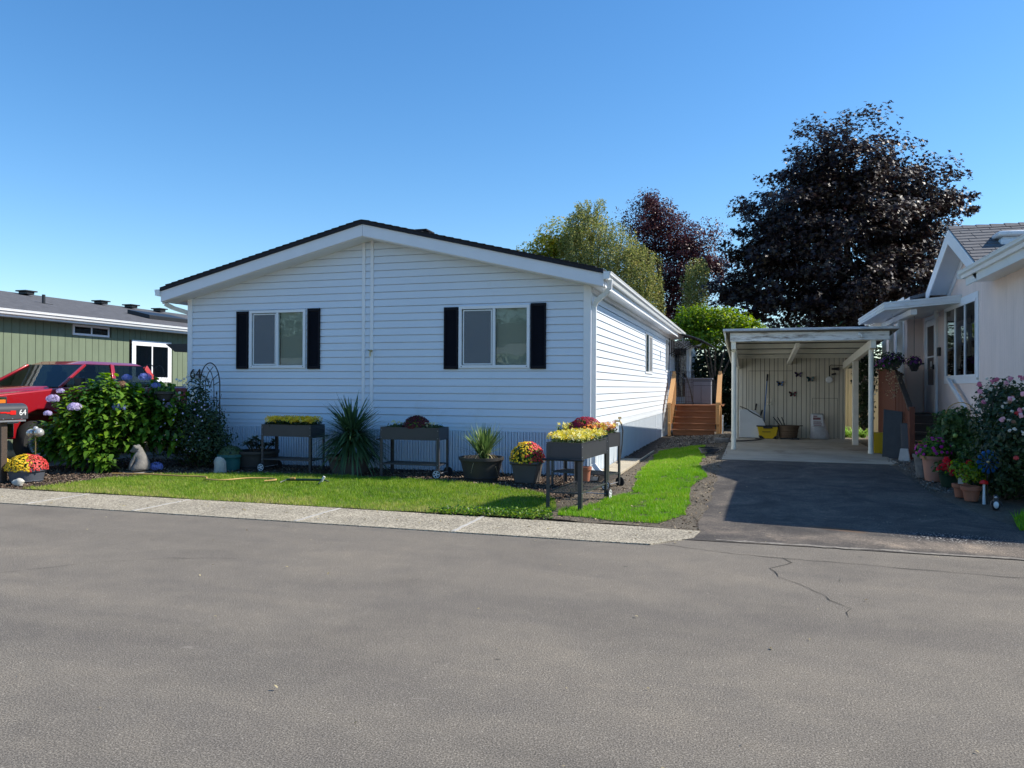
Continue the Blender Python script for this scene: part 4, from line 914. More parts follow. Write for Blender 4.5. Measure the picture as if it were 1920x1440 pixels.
def pot(name, label, cat, c, r0, r1, h, m, rim=.02, n=28, bands=(), sx=1, group=None, soil=True):
    t = thing(name, label, cat, c, 0, group); x, y, z = c
    q = MB(); pr = [(r0*.98, 0)]
    for i in range(1, 9):
        tt = i/8; rr = r0+(r1-r0)*tt; pr.append((rr, h*tt))
    for b_ in bands: pass
    pr2 = []
    for rr, zz in pr:
        pr2.append((rr, zz))
    pr2 = [p_ for p_ in pr2 if p_[1] < h-.05] + [(r1-.003, h-.05), (r1+rim, h-.045), (r1+rim+.004, h), (r1-.012, h), (r1-.02, h-.06), (.001, h-.06)]
    q.lathe(pr2, (x, y, z), n, sx, 1, close=False); q.lathe([(r0*.98, 0), (.001, 0)], (x, y, z), n, sx, 1, close=False)
    for b_ in bands: q.lathe([(r0+(r1-r0)*b_+.001, h*b_), (r0+(r1-r0)*b_+.007, h*b_+.005), (r0+(r1-r0)*(b_+.08)+.007, h*(b_+.08)-.005), (r0+(r1-r0)*(b_+.08)+.001, h*(b_+.08))], (x, y, z), n, sx, 1, close=False)
    q.build('container', m, t, smooth=True)
    if soil:
        q = MB(); q.lathe([(r1-.018, h-.045), (r1*.5, h-.03), (.001, h-.028)], (x, y, z), n, sx, 1, close=False); q.build('soil', M['mulch_soil'], t, smooth=True)
    return t
bp_ = pot('wicker_pot', 'round brown pot with garden stakes in it between the yellow tote and the sack', 'pot', (3.38, 8.15, .185), .20, .25, .33, mat('brown_wicker', (.13, .085, .05), .8, var=.3, vs=40, sc=(1, 1, 4), bm=.5), .01, bands=(.2, .5, .75))
q = MB()
for a in (0, .1, .2): q.tube([(3.3+a*.3, 8.15, .35), (3.02+a*1.0, 8.1, .72)], .012, 6)
q.build('stake', M['black'], bp_)
q = MB(); q.box(3.18, 3.62, 7.85, 8.02, .185, .215); q.ball((3.34, 7.85, .21), .022, 8, 6); q.ball((3.46, 7.85, .21), .022, 8, 6)
tag(q.build('work_gloves', M['black'], smooth=True), 'dark flat tray with two pale knobs on the slab by the brown pot', 'tray')
sb = thing('soil_sack', 'white and grey sack of potting soil standing against the shed hatch', 'sack', (4.08, 8.3, .17))
q = MB(); pr = []
def sackring(z, w_, d, x): return [(x+w_*cos(a)*(1+.12*abs(sin(2*a))), 8.3+d*sin(a), z) for a in [2*pi*i/12 for i in range(12)]]
rings = [(.18, .22, .10, 4.12), (.22, .235, .12, 4.12), (.35, .21, .13, 4.11), (.50, .185, .12, 4.09), (.62, .17, .10, 4.07), (.72, .165, .07, 4.06), (.80, .15, .035, 4.06), (.82, .13, .015, 4.06)]
vs = [v for z, w_, d, x in rings for v in sackring(z, w_, d, x)]
q.add(vs, [(i*12+j, i*12+(j+1) % 12, (i+1)*12+(j+1) % 12, (i+1)*12+j) for i in range(7) for j in range(12)]+[tuple(range(12))[::-1], tuple(84+j for j in range(12))]); sk_ = q.build('sack_body', M['soilbag'], sb, smooth=True, sharp=70)
q = MB(); q.hexa([(3.93, 8.165, .50), (4.21, 8.165, .50), (4.21, 8.2, .50), (3.93, 8.2, .50)], [(3.935, 8.21, .79), (4.18, 8.21, .79), (4.18, 8.24, .79), (3.935, 8.24, .79)]); q.build('sack_label', M['white_plastic'], sk_, bevel=.01)
q = MB()
for z, xa, xb, hh in ((.74, 3.97, 4.07, .025), (.665, 3.96, 4.15, .055), (.60, 3.97, 4.15, .02), (.555, 3.97, 4.17, .02), (.515, 3.98, 4.17, .018)):
    n_ = int((xb-xa)/.022)
    for i in range(n_): yy = 8.158+(z-.5)*.155; q.box(xa+i*.022, xa+i*.022+.016, yy-.002, yy+.004, z, z+hh)
q.build('print', M['sackred'], sk_)
# garden hose lying on the slab edge
q = MB(); q.tube([(1.75, 6.9, .16), (2.0, 6.6, .19), (2.3, 6.7, .20), (2.65, 7.2, .20), (2.75, 7.6, .2), (2.6, 7.7, .2)], .014, 8)
tag(q.build('black_hose', M['black'], smooth=True), 'black hose lying across the left edge of the carport slab', 'hose')
q = MB(); 
for k in range(4): q.tube([(1.72+(.15+.03*k)*cos(a), 3.2+.7*k*.3+(.28)*sin(a), .19+.01*k) for a in [i*.5 for i in range(12)]], .012, 6)
tag(q.build('coiled_hose', M['black'], smooth=True), 'black tangled drip hose on the soil left of the carport post', 'hose')
# fence and far strip behind the carport gap
f = thing('board_fence', 'pale upright board fence seen through the gap right of the shed', 'fence', (5.3, 10.9, 0))
q = MB()
for i in range(7): q.box(4.78+i*.16, 4.93+i*.16, 11.3, 11.32, .1, 2.0)
q.build('board', M['fence_pale'], f, bevel=.003)
q = MB(); q.box(5.42, 5.55, 11.22, 11.3, .1, 2.05); q.build('post', M['dark_wood'], f)
q = MB(); q.box(4.78, 5.9, 11.32, 11.36, 1.7, 1.8); q.build('rail', M['dark_wood'], f)

# ================================================================== pink house on the right
K = thing('pink_house', 'pale pink manufactured house with grey shingles and a steep gable at the right edge', 'house', (9, 3, 0))
PX = 6.0
Tp = Matrix(((0, -1, 0, PX), (1, 0, 0, 0), (0, 0, 1, 0), (0, 0, 0, 1)))     # a=Y along, o = -X outward
wallbox = MB()
def vwall(mb, x, ya, yb, z0, z1, holes=(), th=.03, zt=None):
    y = ya; kk = 0
    while y < yb-1e-6:
        y2 = min(y+.102, yb); ym = (y+y2)/2; segs = [(z0, z1 if zt is None else zt(ym))]
        for h0, h1, c0, c1 in holes:
            if h0 < ym < h1: segs = [(segs[0][0], c0), (c1, segs[0][1])]
        for c0, c1 in segs:
            if c1 > c0: mb.box(x, x+th, y+.0025, y2-.0025, c0, c1)
        y = y2
    for h0, h1, c0, c1 in holes: pass
    mb.box(x+.012, x+th-.004, ya, yb, z0, min(z1, 1.0) if holes else z1)
holes = [(1.90, 3.99, 1.64, 2.93), (4.72, 5.76, .93, 2.92)]
vwall(wallbox, PX, -2.05, 6.1, .55, 3.22, holes)
gab = lambda y: min(4.0-abs(y-2.15)*.5, 4.1)
y = .6
while y < 3.75:
    wallbox.box(PX, PX+.03, y+.0025, y+.0995, 3.22, max(3.23, gab(y+.05)-.02)); y += .102
wallbox.box(PX+.032, PX+.05, -2.05, 1.85, .5, 3.2); wallbox.box(PX+.032, PX+.05, 4.0, 4.7, .5, 3.2); wallbox.box(PX+.032, PX+.05, 1.85, 4.0, .5, 1.6); wallbox.box(PX+.032, PX+.05, 1.85, 4.7, 2.95, 3.9)
wallbox.box(5.70, PX, 6.10, 6.13, .93, 3.2)
vwall(wallbox, 5.70, 6.13, 9.2, .55, 3.22, [(6.5, 7.3, 1.5, 2.9)])
wallbox.box(PX, 14, -2.08, -2.05, .55, 3.25); wallbox.box(5.70, 14, 9.2, 9.23, .4, 3.25)
wallbox.prism([(PX, 3.25), (14, 3.25), (10, 4.28)], 'y', -2.08, -2.05)
wallbox.build('wall', M['pink_wall'], K)
q = MB(); q.box(PX+.02, PX+.04, -2.05, 9.2, .0, .55); q.box(PX+.04, 14, -2.03, -1.99, 0, .55); q.build('skirting', M['pink_wall'], K)
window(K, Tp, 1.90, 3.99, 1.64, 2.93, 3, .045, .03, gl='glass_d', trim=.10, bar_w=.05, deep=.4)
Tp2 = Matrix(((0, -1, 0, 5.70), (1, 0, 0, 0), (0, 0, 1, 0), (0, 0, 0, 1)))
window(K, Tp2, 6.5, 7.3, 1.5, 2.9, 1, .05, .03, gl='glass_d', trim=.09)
dr = MB(Tp); dr.box(4.72, 4.80, -.02, .035, .95, 2.92); dr.box(5.68, 5.76, -.02, .035, .95, 2.92); dr.box(4.80, 5.68, -.02, .035, 2.85, 2.92)
dr.build_each('door_frame', M['trim'], K, bevel=.004)
dr = MB(Tp); dr.box(4.82, 4.93, .0, .025, .96, 2.84); dr.box(5.56, 5.67, .0, .025, .96, 2.84); dr.box(4.93, 5.56, .0, .025, 2.72, 2.84); dr.box(4.93, 5.56, .0, .025, .96, 1.52); dr.box(4.93, 5.56, .0, .024, 2.08, 2.11)
dd = dr.build('screen_door', M['trim'], K, bevel=.004)
dr = MB(Tp); dr.box(4.93, 5.56, .004, .01, 1.52, 2.72); dr.build('pane', M['glass_d'], dd)
dr = MB(Tp); dr.box(4.8, 5.68, -.06, -.05, .95, 2.85); dr.build('inner_door', M['room'], dd)
dr = MB(Tp); dr.box(4.87, 4.91, .025, .06, 1.83, 1.93); dr.box(4.87, 5.0, .05, .07, 1.86, 1.89); dr.build('door_handle', M['black'], dd, bevel=.005)
dr = MB(Tp); dr.box(5.18, 5.28, .012, .016, 1.86, 2.0); dr.build('door_notice', M['white_plastic'], dd)
dr = MB(Tp); dr.box(4.42, 4.54, .0, .05, 2.08, 2.25); dr.build('wall_letterbox', M['black'], K, bevel=.008)
dr = MB(Tp); dr.tube([(4.30, .05, 2.98), (4.30, .12, 2.93), (4.30, .10, 2.83)], [.02, .045, .05], 10); dr.build('porch_light', M['gutter'], K, smooth=True)
# roofs
M['roof_brown'] = mat('taupe_shingle', (.115, .115, .12), .9, var=.25, vs=30, bm=.4, bs=60)
q = MB()
def slab(mb, p, t): mb.hexa([(a, b, c-t) for a, b, c in p], p)
slab(q, [(5.64, -2.40, 3.26), (10, -2.40, 4.36), (10, 1.09, 4.36), (5.64, 1.09, 3.26)], .06)
slab(q, [(6.3, 1.09, 3.425), (10, 1.09, 4.36), (10, 9.5, 4.36), (6.3, 9.5, 3.425)], .06)
slab(q, [(5.36, 3.9, 3.19), (6.3, 3.9, 3.425), (6.3, 9.5, 3.425), (5.36, 9.5, 3.19)], .06)
slab(q, [(10, -2.40, 4.36), (14.4, -2.40, 3.26), (14.4, 9.5, 3.26), (10, 9.5, 4.36)], .06)
rf_ = q.build('roof', M['roof_brown'], K)
PK = (2.15, 4.13)
q = MB()
slab(q, [(5.64, .42, PK[1]-.865), (9.6, .42, PK[1]-.865), (9.6, PK[0], PK[1]), (5.64, PK[0], PK[1])], .05)
slab(q, [(5.64, PK[0], PK[1]), (9.6, PK[0], PK[1]), (9.6, 3.86, PK[1]-.855), (5.64, 3.86, PK[1]-.855)], .05)
gr = q.build('gable_roof', M['roof_brown'], K)
q = MB(); i = 0; rr = random.Random(3)
for r_ in range(13):                      # shingle tabs on the slope facing the street
    y0 = .43+r_*.136; y1 = y0+.15; z0 = PK[1]-(PK[0]-y0)*.5; z1 = PK[1]-(PK[0]-min(y1, PK[0]))*.5; x = 5.625+(r_ % 3)*.12-.3
    while x < 9.5:
        xe = x+rr.choice([.28, .30, .33]); a = max(x, 5.625)
        if xe-.012 > a: q.hexa([(a, y0, z0+.001), (xe-.010, y0, z0+.001), (xe-.010, min(y1, PK[0]), z1+.001), (a, min(y1, PK[0]), z1+.001)], [(a, y0, z0+.018), (xe-.010, y0, z0+.018), (xe-.010, min(y1, PK[0]), z1+.006), (a, min(y1, PK[0]), z1+.006)])
        x = xe
x = 5.62
while x < 9.5: q.hexa([(x, PK[0]-.13, PK[1]-.045), (x+.20, PK[0]-.13, PK[1]-.045), (x+.20, PK[0]+.13, PK[1]-.045), (x, PK[0]+.13, PK[1]-.045)], [(x, PK[0]-.02, PK[1]+.03), (x+.20, PK[0]-.02, PK[1]+.018), (x+.20, PK[0]+.02, PK[1]+.018), (x, PK[0]+.02, PK[1]+.03)]); x += .205
q.build('shingles', M['roof_brown'], gr)
q = MB()
for s, yb in ((-1, .42), (1, 3.86)):
    zb = PK[1]-abs(yb-PK[0])*.5
    q.hexa([(5.62, yb, zb-.23), (5.645, yb, zb-.23), (5.645, PK[0], PK[1]-.27), (5.62, PK[0], PK[1]-.27)], [(5.62, yb, zb-.03), (5.645, yb, zb-.03), (5.645, PK[0], PK[1]-.02), (5.62, PK[0], PK[1]-.02)])
    q.hexa([(5.645, yb, zb-.08), (6.0, yb, zb-.08), (6.0, PK[0], PK[1]-.09), (5.645, PK[0], PK[1]-.09)], [(5.645, yb, zb-.055), (6.0, yb, zb-.055), (6.0, PK[0], PK[1]-.06), (5.645, PK[0], PK[1]-.06)])
    q.hexa([(5.97, yb, zb-.20), (5.998, yb, zb-.20), (5.998, PK[0], PK[1]-.24), (5.97, PK[0], PK[1]-.24)], [(5.97, yb, zb-.09), (5.998, yb, zb-.09), (5.998, PK[0], PK[1]-.10), (5.97, PK[0], PK[1]-.10)])
q.build_each('bargeboard', M['trim'], K, bevel=.003)
q = MB(); gutterprof(q, -2.40, 1.10, 5.64, 3.25, -1, 1.0); q.box(5.525, 5.64, 1.10, 1.106, 3.135, 3.25); q.box(5.62, 5.64, -2.40, 1.0, 3.02, 3.14); q.box(5.64, 6.0, -2.40, 1.05, 3.08, 3.10); gutterprof(q, 3.9, 9.5, 5.36, 3.18, -1); q.box(5.38, 5.7, 3.9, 9.4, 3.04, 3.06); q.build('gutter', M['gutter'], K)
q = MB(); q.box(5.55, 5.575, -2.44, -2.41, 3.0, 3.2); q.hexa([(5.6, -2.44, 3.02), (10, -2.44, 4.12), (10, -2.41, 4.12), (5.6, -2.41, 3.02)], [(5.6, -2.44, 3.22), (10, -2.44, 4.32), (10, -2.41, 4.32), (5.6, -2.41, 3.22)]); q.build('front_fascia', M['trim'], K)
q = MB(); vz = PK[1]-(PK[0]-1.35)*.5; q.box(6.14, 6.44, 1.18, 1.50, vz-.1, vz+.02); q.box(6.10, 6.48, 1.14, 1.54, vz+.05, vz+.13); q.box(6.16, 6.42, 1.2, 1.48, vz, vz+.05); q.build('roof_vent', M['gutter'], K, smooth=True, bevel=.03)
# patio cover
pc = thing('porch_cover', 'white aluminium patio cover with posts over the steps of the pink house', 'porch roof', (5.2, 4.5, .95))
q = MB(); q.hexa([(4.78, 2.90, 2.86), (6.0, 2.90, 2.95), (6.0, 6.35, 2.95), (4.78, 6.35, 2.86)], [(4.78, 2.90, 2.90), (6.0, 2.90, 2.99), (6.0, 6.35, 2.99), (4.78, 6.35, 2.90)]); q.build('panel', M['gutter'], pc)
q = MB()
for k_, (o_, zz) in enumerate(((.0, .0), (.012, .035), (.0, .07), (.012, .105))):
    q.hexa([(4.77-o_, 2.88-o_, 2.85+zz), (6.0, 2.88-o_, 2.95+zz), (6.0, 2.90, 2.95+zz), (4.79, 2.90, 2.85+zz)], [(4.77-o_, 2.88-o_, 2.882+zz), (6.0, 2.88-o_, 2.982+zz), (6.0, 2.90, 2.982+zz), (4.79, 2.90, 2.882+zz)])
    q.hexa([(4.77-o_, 2.89, 2.85+zz), (4.79, 2.89, 2.85+zz), (4.79, 6.38, 2.85+zz), (4.77-o_, 6.38, 2.85+zz)], [(4.77-o_, 2.89, 2.882+zz), (4.79, 2.89, 2.882+zz), (4.79, 6.38, 2.882+zz), (4.77-o_, 6.38, 2.882+zz)])
q.build('edge_gutter', M['gutter'], pc)
q = MB(); q.box(5.22, 5.32, 3.0, 6.3, 2.77, 2.87); q.build('beam', M['gutter'], pc, bevel=.004)
for x, y, z0 in ((5.28, 4.42, 1.72), (5.27, 5.35, 1.72), (5.27, 6.25, 1.72)):
    q = MB(); q.box(x-.04, x+.04, y-.04, y+.04, z0+.02, 2.77); q.box(x-.012, x+.012, y-.046, y-.04, z0+.04, 2.77); pp = q.build('post', M['gutter'], pc, bevel=.005); q = MB(); q.box(x-.06, x+.06, y-.06, y+.06, z0-.02, z0+.02); q.build('post_foot', M['black'], pp)
# porch deck, red board screen, steps
pd = thing('porch_steps', 'dark wooden steps and porch deck with reddish board railing at the pink house', 'steps', (5.5, 4, .1))
q = MB(); q.box(5.24, 6.0, 4.42, 6.1, .90, .935); q.box(5.24, 5.7, 6.1, 6.5, .90, .935); q.build('deck', M['dark_wood'], pd)
q = MB()
for i in range(5):
    y1 = 4.42-(4-i)*.27; z = .17+(i+1)*.153-.0
    q.box(5.34, 5.98, y1-.285, y1+.02, z-.035, z); q.box(5.36, 5.96, y1-.26, y1-.24, z-.15, z-.036)
q.build_each('step', M['dark_wood'], pd, bevel=.004)
q = MB(); y = 4.44
while y < 6.5: q.box(5.20, 5.222, y, y+.088, .30, 1.83-.0*(y-4.4)); y += .093
q.box(5.16, 5.26, 4.40, 6.5, 1.83, 1.87)
q.build('board_screen', M['red_wood'], pd, bevel=.003)
q = MB()
for i in range(9):
    y = 4.36-i*.145; q.box(5.20, 5.222, y-.09, y, .16+.0*i, 1.74-i*.085)
q.build('baluster', M['red_wood'], pd, bevel=.003)
q = MB(); q.bar((5.23, 4.45, 1.80), (5.23, 3.02, 1.06), .09, .04); q.build('handrail', M['dark_wood'], pd, bevel=.005)
q = MB(); q.box(5.20, 5.29, 3.0, 3.09, .1, 1.12); q.box(5.23, 5.32, 4.37, 4.46, .1, 1.76); q.build_each('newel_post', M['red_wood'], pd, bevel=.005)
hr = MB(); hr.bar((5.90, 3.42, 1.62), (5.90, 2.15, 1.10), .05, .06); hr.bar((5.90, 2.2, 1.1), (5.90, 2.2, .25), .04, .04); hr.bar((5.90, 3.4, 1.6), (5.97, 3.4, 1.6), .03, .03)
tag(hr.build('white_handrail', M['gutter'], bevel=.006), 'sloping white metal handrail below the large window of the pink house', 'handrail')
def text(s, size, m, parent, loc, rot, name='lettering', ext=.002, align='CENTER'):
    c = bpy.data.curves.new('txt', 'FONT'); c.body = s; c.size = size; c.extrude = ext; c.align_x = align; c.align_y = 'CENTER'
    o = bpy.data.objects.new('txt', c); col.objects.link(o); dg = bpy.context.evaluated_depsgraph_get(); me = bpy.data.meshes.new_from_object(o.evaluated_get(dg)); bpy.data.objects.remove(o)
    Mx = Matrix.Translation(loc) @ rot.to_4x4(); off = Vector((0, 0, 0)); p = parent
    while p is not None: off += p.location; p = p.parent
    me.transform(Matrix.Translation(-off) @ Mx); me.materials.clear(); me.materials.append(m); me.name = name
    r = bpy.data.objects.new(name, me); col.objects.link(r); r.parent = parent; return r
faceX = lambda s: Matrix(((0, 0, s), (s, 0, 0), (0, 1, 0)))      # text readable from +X (s=1) / -X (s=-1)
q = MB(); q.box(5.985, 5.998, 2.55, 2.90, .83, .97); np_ = q.build('number_plate', M['cabinet'], K, bevel=.003)
text('772', .13, M['white_print'], np_, (5.982, 2.725, .90), faceX(-1), 'numerals')
# grey boards, yellow tub etc. at the foot of the railing
q = MB(); q.hexa([(4.82, 3.42, .16), (5.12, 3.30, .16), (5.14, 3.36, .16), (4.84, 3.48, .16)], [(4.86, 3.55, 1.06), (5.16, 3.44, 1.02), (5.18, 3.48, 1.02), (4.88, 3.60, 1.06)])
tag(q.build('leaning_board', M['grey_panel'], bevel=.006), 'tall charcoal grey board leaning on the red porch railing', 'board')
q = MB(); q.hexa([(5.08, 3.05, .12), (5.2, 2.98, .12), (5.22, 3.05, .12), (5.10, 3.12, .12)], [(5.10, 3.25, .82), (5.21, 3.18, .82), (5.22, 3.24, .82), (5.12, 3.3, .82)])
tag(q.build('leaning_plank', M['black'], bevel=.006), 'narrow black plank leaning right of the grey board', 'plank')
q = MB(); q.hexa([(4.80, 4.30, .16), (5.08, 4.26, .16), (5.08, 4.50, .16), (4.80, 4.52, .16)], [(4.77, 4.26, .58), (5.06, 4.22, .58), (5.12, 4.53, .58), (4.78, 4.55, .58)]); q.box(4.98, 5.1, 4.18, 4.21, .2, .56)
tag(q.build('yellow_bin', M['yellow_plastic'], bevel=.012), 'yellow plastic bin behind the right carport post', 'bin')
q = MB(); q.hexa([(4.96, 4.08, .16), (5.06, 4.10, .16), (5.06, 4.16, .16), (4.96, 4.14, .16)], [(5.03, 4.2, .56), (5.12, 4.2, .56), (5.12, 4.23, .56), (5.03, 4.22, .56)])
tag(q.build('plastic_sheet', M['white_plastic']), 'white plastic sheet standing in front of the yellow bin', 'sheet')
q = MB(); q.hexa([(4.98, 2.78, .16), (5.16, 2.70, .16), (5.20, 2.86, .16), (5.02, 2.94, .16)], [(5.03, 2.86, .38), (5.15, 2.82, .38), (5.17, 2.90, .38), (5.05, 2.94, .38)])
tag(q.build('concrete_pier', M['pale_concrete'], bevel=.008), 'small grey concrete pier block at the foot of the red railing', 'concrete block')

# ================================================================== mailbox, tubs and small things at the left
mb = thing('mailbox', 'black rural mailbox with red flag and number 64 on a wooden post', 'mailbox', (-8.02, -3.6, 0))
q = MB(); q.box(-8.07, -7.97, -3.72, -3.62, 0, .90); q.build('post', M['dark_wood'], mb, bevel=.006)
q = MB(); q.box(-8.12, -7.90, -3.88, -3.38, .90, .925); q.box(-8.05, -7.99, -3.8, -3.42, .87, .90); q.build('mount_board', M['alloy'], mb)
pr = [(-8.145, .935), (-7.90, .935), (-7.90, 1.07)]+[(-8.0225+.1225*cos(a), 1.07+.10*sin(a)) for a in [pi*i/10 for i in range(1, 10)]]+[(-8.145, 1.07)]
q = MB(); q.prism(pr, 'y', -3.90, -3.34); bx_ = q.build('box', M['charcoal'], mb, smooth=True, bevel=.006)
q = MB(); q.box(-7.899, -7.893, -3.70, -3.62, 1.02, 1.045); q.box(-7.898, -7.892, -3.64, -3.55, 1.005, 1.065); q.box(-7.898, -7.892, -3.80, -3.70, 1.03, 1.05); q.build('flag', M['red_plastic'], bx_)
text('64', .12, M['white_print'], bx_, (-7.8975, -3.435, 1.03), faceX(1), 'numerals')
for y in (-3.75, -3.6, -3.45):
    q = MB(); q.ball((-7.898, y, .945), .008, 6, 4); q.build('screw', M['alloy'], bx_)

def dome_pts(c, R, h, n, hemi=True):
    u = rng.uniform(0, 2*pi, n); v = rng.uniform(-.05, 1, n); rr = np.sqrt(np.clip(1-v**2, 0, 1))
    P = np.stack([c[0]+R*rr*np.cos(u), c[1]+R*rr*np.sin(u), c[2]+h*v], 1); Nn = np.stack([rr*np.cos(u)/R, rr*np.sin(u)/R, v/h], 1); return P, Nn
def mum(parent, c, R, h, cols, nfl=260, s=.034, part='blossoms'):
    """dome of small blooms; cols list of (material, chooser(px))"""
    P, Nn = dome_pts(c, R*.92, h*.9, 700); scatter('foliage', M['lf_hyd'], P, Nn+rng.normal(0, .5, (700, 3)), .035, parent)
    q = MB(); q.ball((c[0], c[1], c[2]+h*.1), (R*.8, R*.8, h*.7), 16, 10); q.build('stems', M['lf_dark_solid'], parent, smooth=True)
    # spread points evenly
    P, Nn = dome_pts(c, R, h, nfl*4); keep = []
    for i in range(len(P)):
        if all((P[i]-P[j]) @ (P[i]-P[j]) > (s*.62)**2 for j in keep): keep.append(i)
        if len(keep) >= nfl: break
    P, Nn = P[keep], Nn[keep]; P = P+rng.normal(0, .005, P.shape)
    va = atan2(c[0]-2.511, c[1]+12.309); side = (P[:, 0]-c[0])*cos(va)-(P[:, 1]-c[1])*sin(va)+rng.normal(0, R*.12, len(P)); side = side/R; front = (P[:, 0]-c[0])*sin(TH)-(P[:, 1]-c[1])*cos(TH)
    for m, lo, hi in cols:
        k = (side >= lo) & (side < hi)
        if k.sum(): scatter(part, M[m], P[k], Nn[k]+rng.normal(0, .25, (k.sum(), 3)), s*rng.uniform(.8, 1.25, k.sum()), parent, tpl=BLOOM)
M['lf_dark_solid'] = mat('dark_stem_mass', (.02, .035, .012), .9, var=.4, vs=30)
t1 = pot('barrel_tub', 'slate blue half barrel of yellow and coral chrysanthemums right of the mailbox post', 'flower tub', (-7.76, -3.48, .0), .205, .25, .22, M['tub'], .01, bands=(.1, .75), group='flower tubs by the mailbox')
mum(t1, (-7.76, -3.48, .20), .275, .21, [('fl_yellow', -9, .1), ('fl_red', .1, 9)], 520, .032)
t2 = pot('barrel_tub', 'slate half barrel of yellow chrysanthemums at the left frame edge behind the mailbox post', 'flower tub', (-8.36, -3.60, .0), .205, .25, .22, M['tub'], .01, bands=(.1, .75), group='flower tubs by the mailbox')
mum(t2, (-8.36, -3.60, .20), .275, .22, [('fl_yellow', -9, 9)], 480, .034)
def rock(name, c, r, m, label, cat, seed=0, power=.25):
    rr = random.Random(seed); q = MB(); q.ball((0, 0, 0), (1, 1, 1), 14, 10)
    vs = []
    for v in q.v:
        k = 1+power*(sin(v.x*3.1+seed)*sin(v.y*2.7+seed*2)*.6+sin(v.z*4+v.x*3+seed)*.4)+rr.uniform(-.05, .05)
        vs.append(Vector((c[0]+v.x*r[0]*k, c[1]+v.y*r[1]*k, max(c[2]-.02, c[2]+r[2]*.9+v.z*r[2]*k))))
    q.v = vs; o = q.build(name, m, smooth=True, sharp=50); return tag(o, label, cat)
rock('garden_rock', (-7.46, -3.87, 0), (.10, .07, .06), M['white_stone'], 'small white rock on the bark in front of the coral chrysanthemum tub', 'rock', 3)
q = MB(); ring_ = lambda w_, d_, z_, dx: [(-5.885+dx+w_*cos(a)*(1+.25*(abs(cos(a)) > .6)), -1.52+d_*sin(a), z_) for a in [2*pi*(i+.5)/8 for i in range(8)]]
vs = ring_(.088, .07, 0, 0)+ring_(.085, .07, .1, .004)+ring_(.08, .062, .19, -.004)+ring_(.06, .05, .245, -.012)+ring_(.025, .025, .27, -.02)
vs = [(x_+random.uniform(-.006, .006), y_+random.uniform(-.008, .008), z_+random.uniform(-.004, .004)*(z_ > 0)) for x_, y_, z_ in vs]
q.add(vs, [(i*8+j, i*8+(j+1) % 8, (i+1)*8+(j+1) % 8, (i+1)*8+j) for i in range(4) for j in range(8)]+[tuple(32+j for j in range(8))])
tag(q.build('standing_stone', M['white_stone'], smooth=True, sharp=25), 'pale upright stone in front of the teal pot', 'rock')
# glass globe ornament on stakes
gl = thing('garden_globe_stake', 'two clear glass globes on a thin stake left of the hydrangea', 'garden ornament', (-8.2, -2.95, 0))
q = MB(); q.tube([(-8.2, -2.95, 0), (-8.2, -2.95, .62)], .008, 6); q.build('stake', M['brass'], gl)
M['globe'] = glass('clear_globe', (.85, .87, .85), 1.3)
for dx, dz, rr in ((-.10, .69, .065), (.07, .70, .07), (.0, .76, .04)):
    q = MB(); q.ball((-8.2+dx, -2.95, dz), rr, 16, 12); q.build('globe', M['lamp_glass'], gl, smooth=True)
# seated stone animal
st = thing('stone_animal', 'weathered grey stone bear cub sitting at the foot of the hydrangea', 'statue', (-7.15, -1.95, 0)); st.scale = (.86, .86, .9)
q = MB(); c = (-7.15, -1.95)
def skin(name, verts, edges, mat_, parent, lev=2):
    off = Vector((0, 0, 0)); p = parent
    while p is not None: off += p.location; p = p.parent
    me = bpy.data.meshes.new(name); me.from_pydata([Vector(v[:3])-off for v in verts], edges, []); me.materials.append(mat_)
    o = bpy.data.objects.new(name, me); col.objects.link(o); o.parent = parent
    md = o.modifiers.new('skin', 'SKIN'); me.skin_vertices.new() if not me.skin_vertices else None
    for i, v in enumerate(verts): me.skin_vertices[0].data[i].radius = (v[3], v[3])
    me.skin_vertices[0].data[0].use_root = True; md.use_smooth_shade = True
    s = o.modifiers.new('sub', 'SUBSURF'); s.levels = lev; s.render_levels = lev
    return o
x, y = c
vs = [(x+.06, y, .13, .15), (x+.05, y, .24, .13), (x+.0, y-.01, .34, .105), (x-.05, y-.02, .42, .085), (x-.12, y-.05, .435, .07), (x-.20, y-.08, .405, .038), (x-.235, y-.095, .395, .024),
      (x-.06, y-.10, .30, .062), (x-.13, y-.14, .18, .05), (x-.15, y-.15, .05, .055), (x-.05, y+.07, .30, .062), (x-.12, y+.09, .18, .05), (x-.14, y+.10, .05, .055),
      (x+.04, y-.15, .12, .10), (x-.06, y-.20, .05, .055), (x+.04, y+.15, .12, .10), (x-.06, y+.18, .05, .055), (x-.09, y-.10, .515, .032), (x-.07, y+.03, .515, .032), (x+.21, y, .09, .05)]
vs = [(x+.06+(a-x)*.72, b, c_, d*.74) for a, b, c_, d in vs]
skin('body', vs, [(0, 1), (1, 2), (2, 3), (3, 4), (4, 5), (5, 6), (2, 7), (7, 8), (8, 9), (2, 10), (10, 11), (11, 12), (0, 13), (13, 14), (0, 15), (15, 16), (4, 17), (4, 18), (0, 19)], M['stone'], st)
q = MB(); q.box(x-.2, x+.2, y-.2, y+.18, -.01, .03); q.build('plinth', M['stone'], st, bevel=.01)

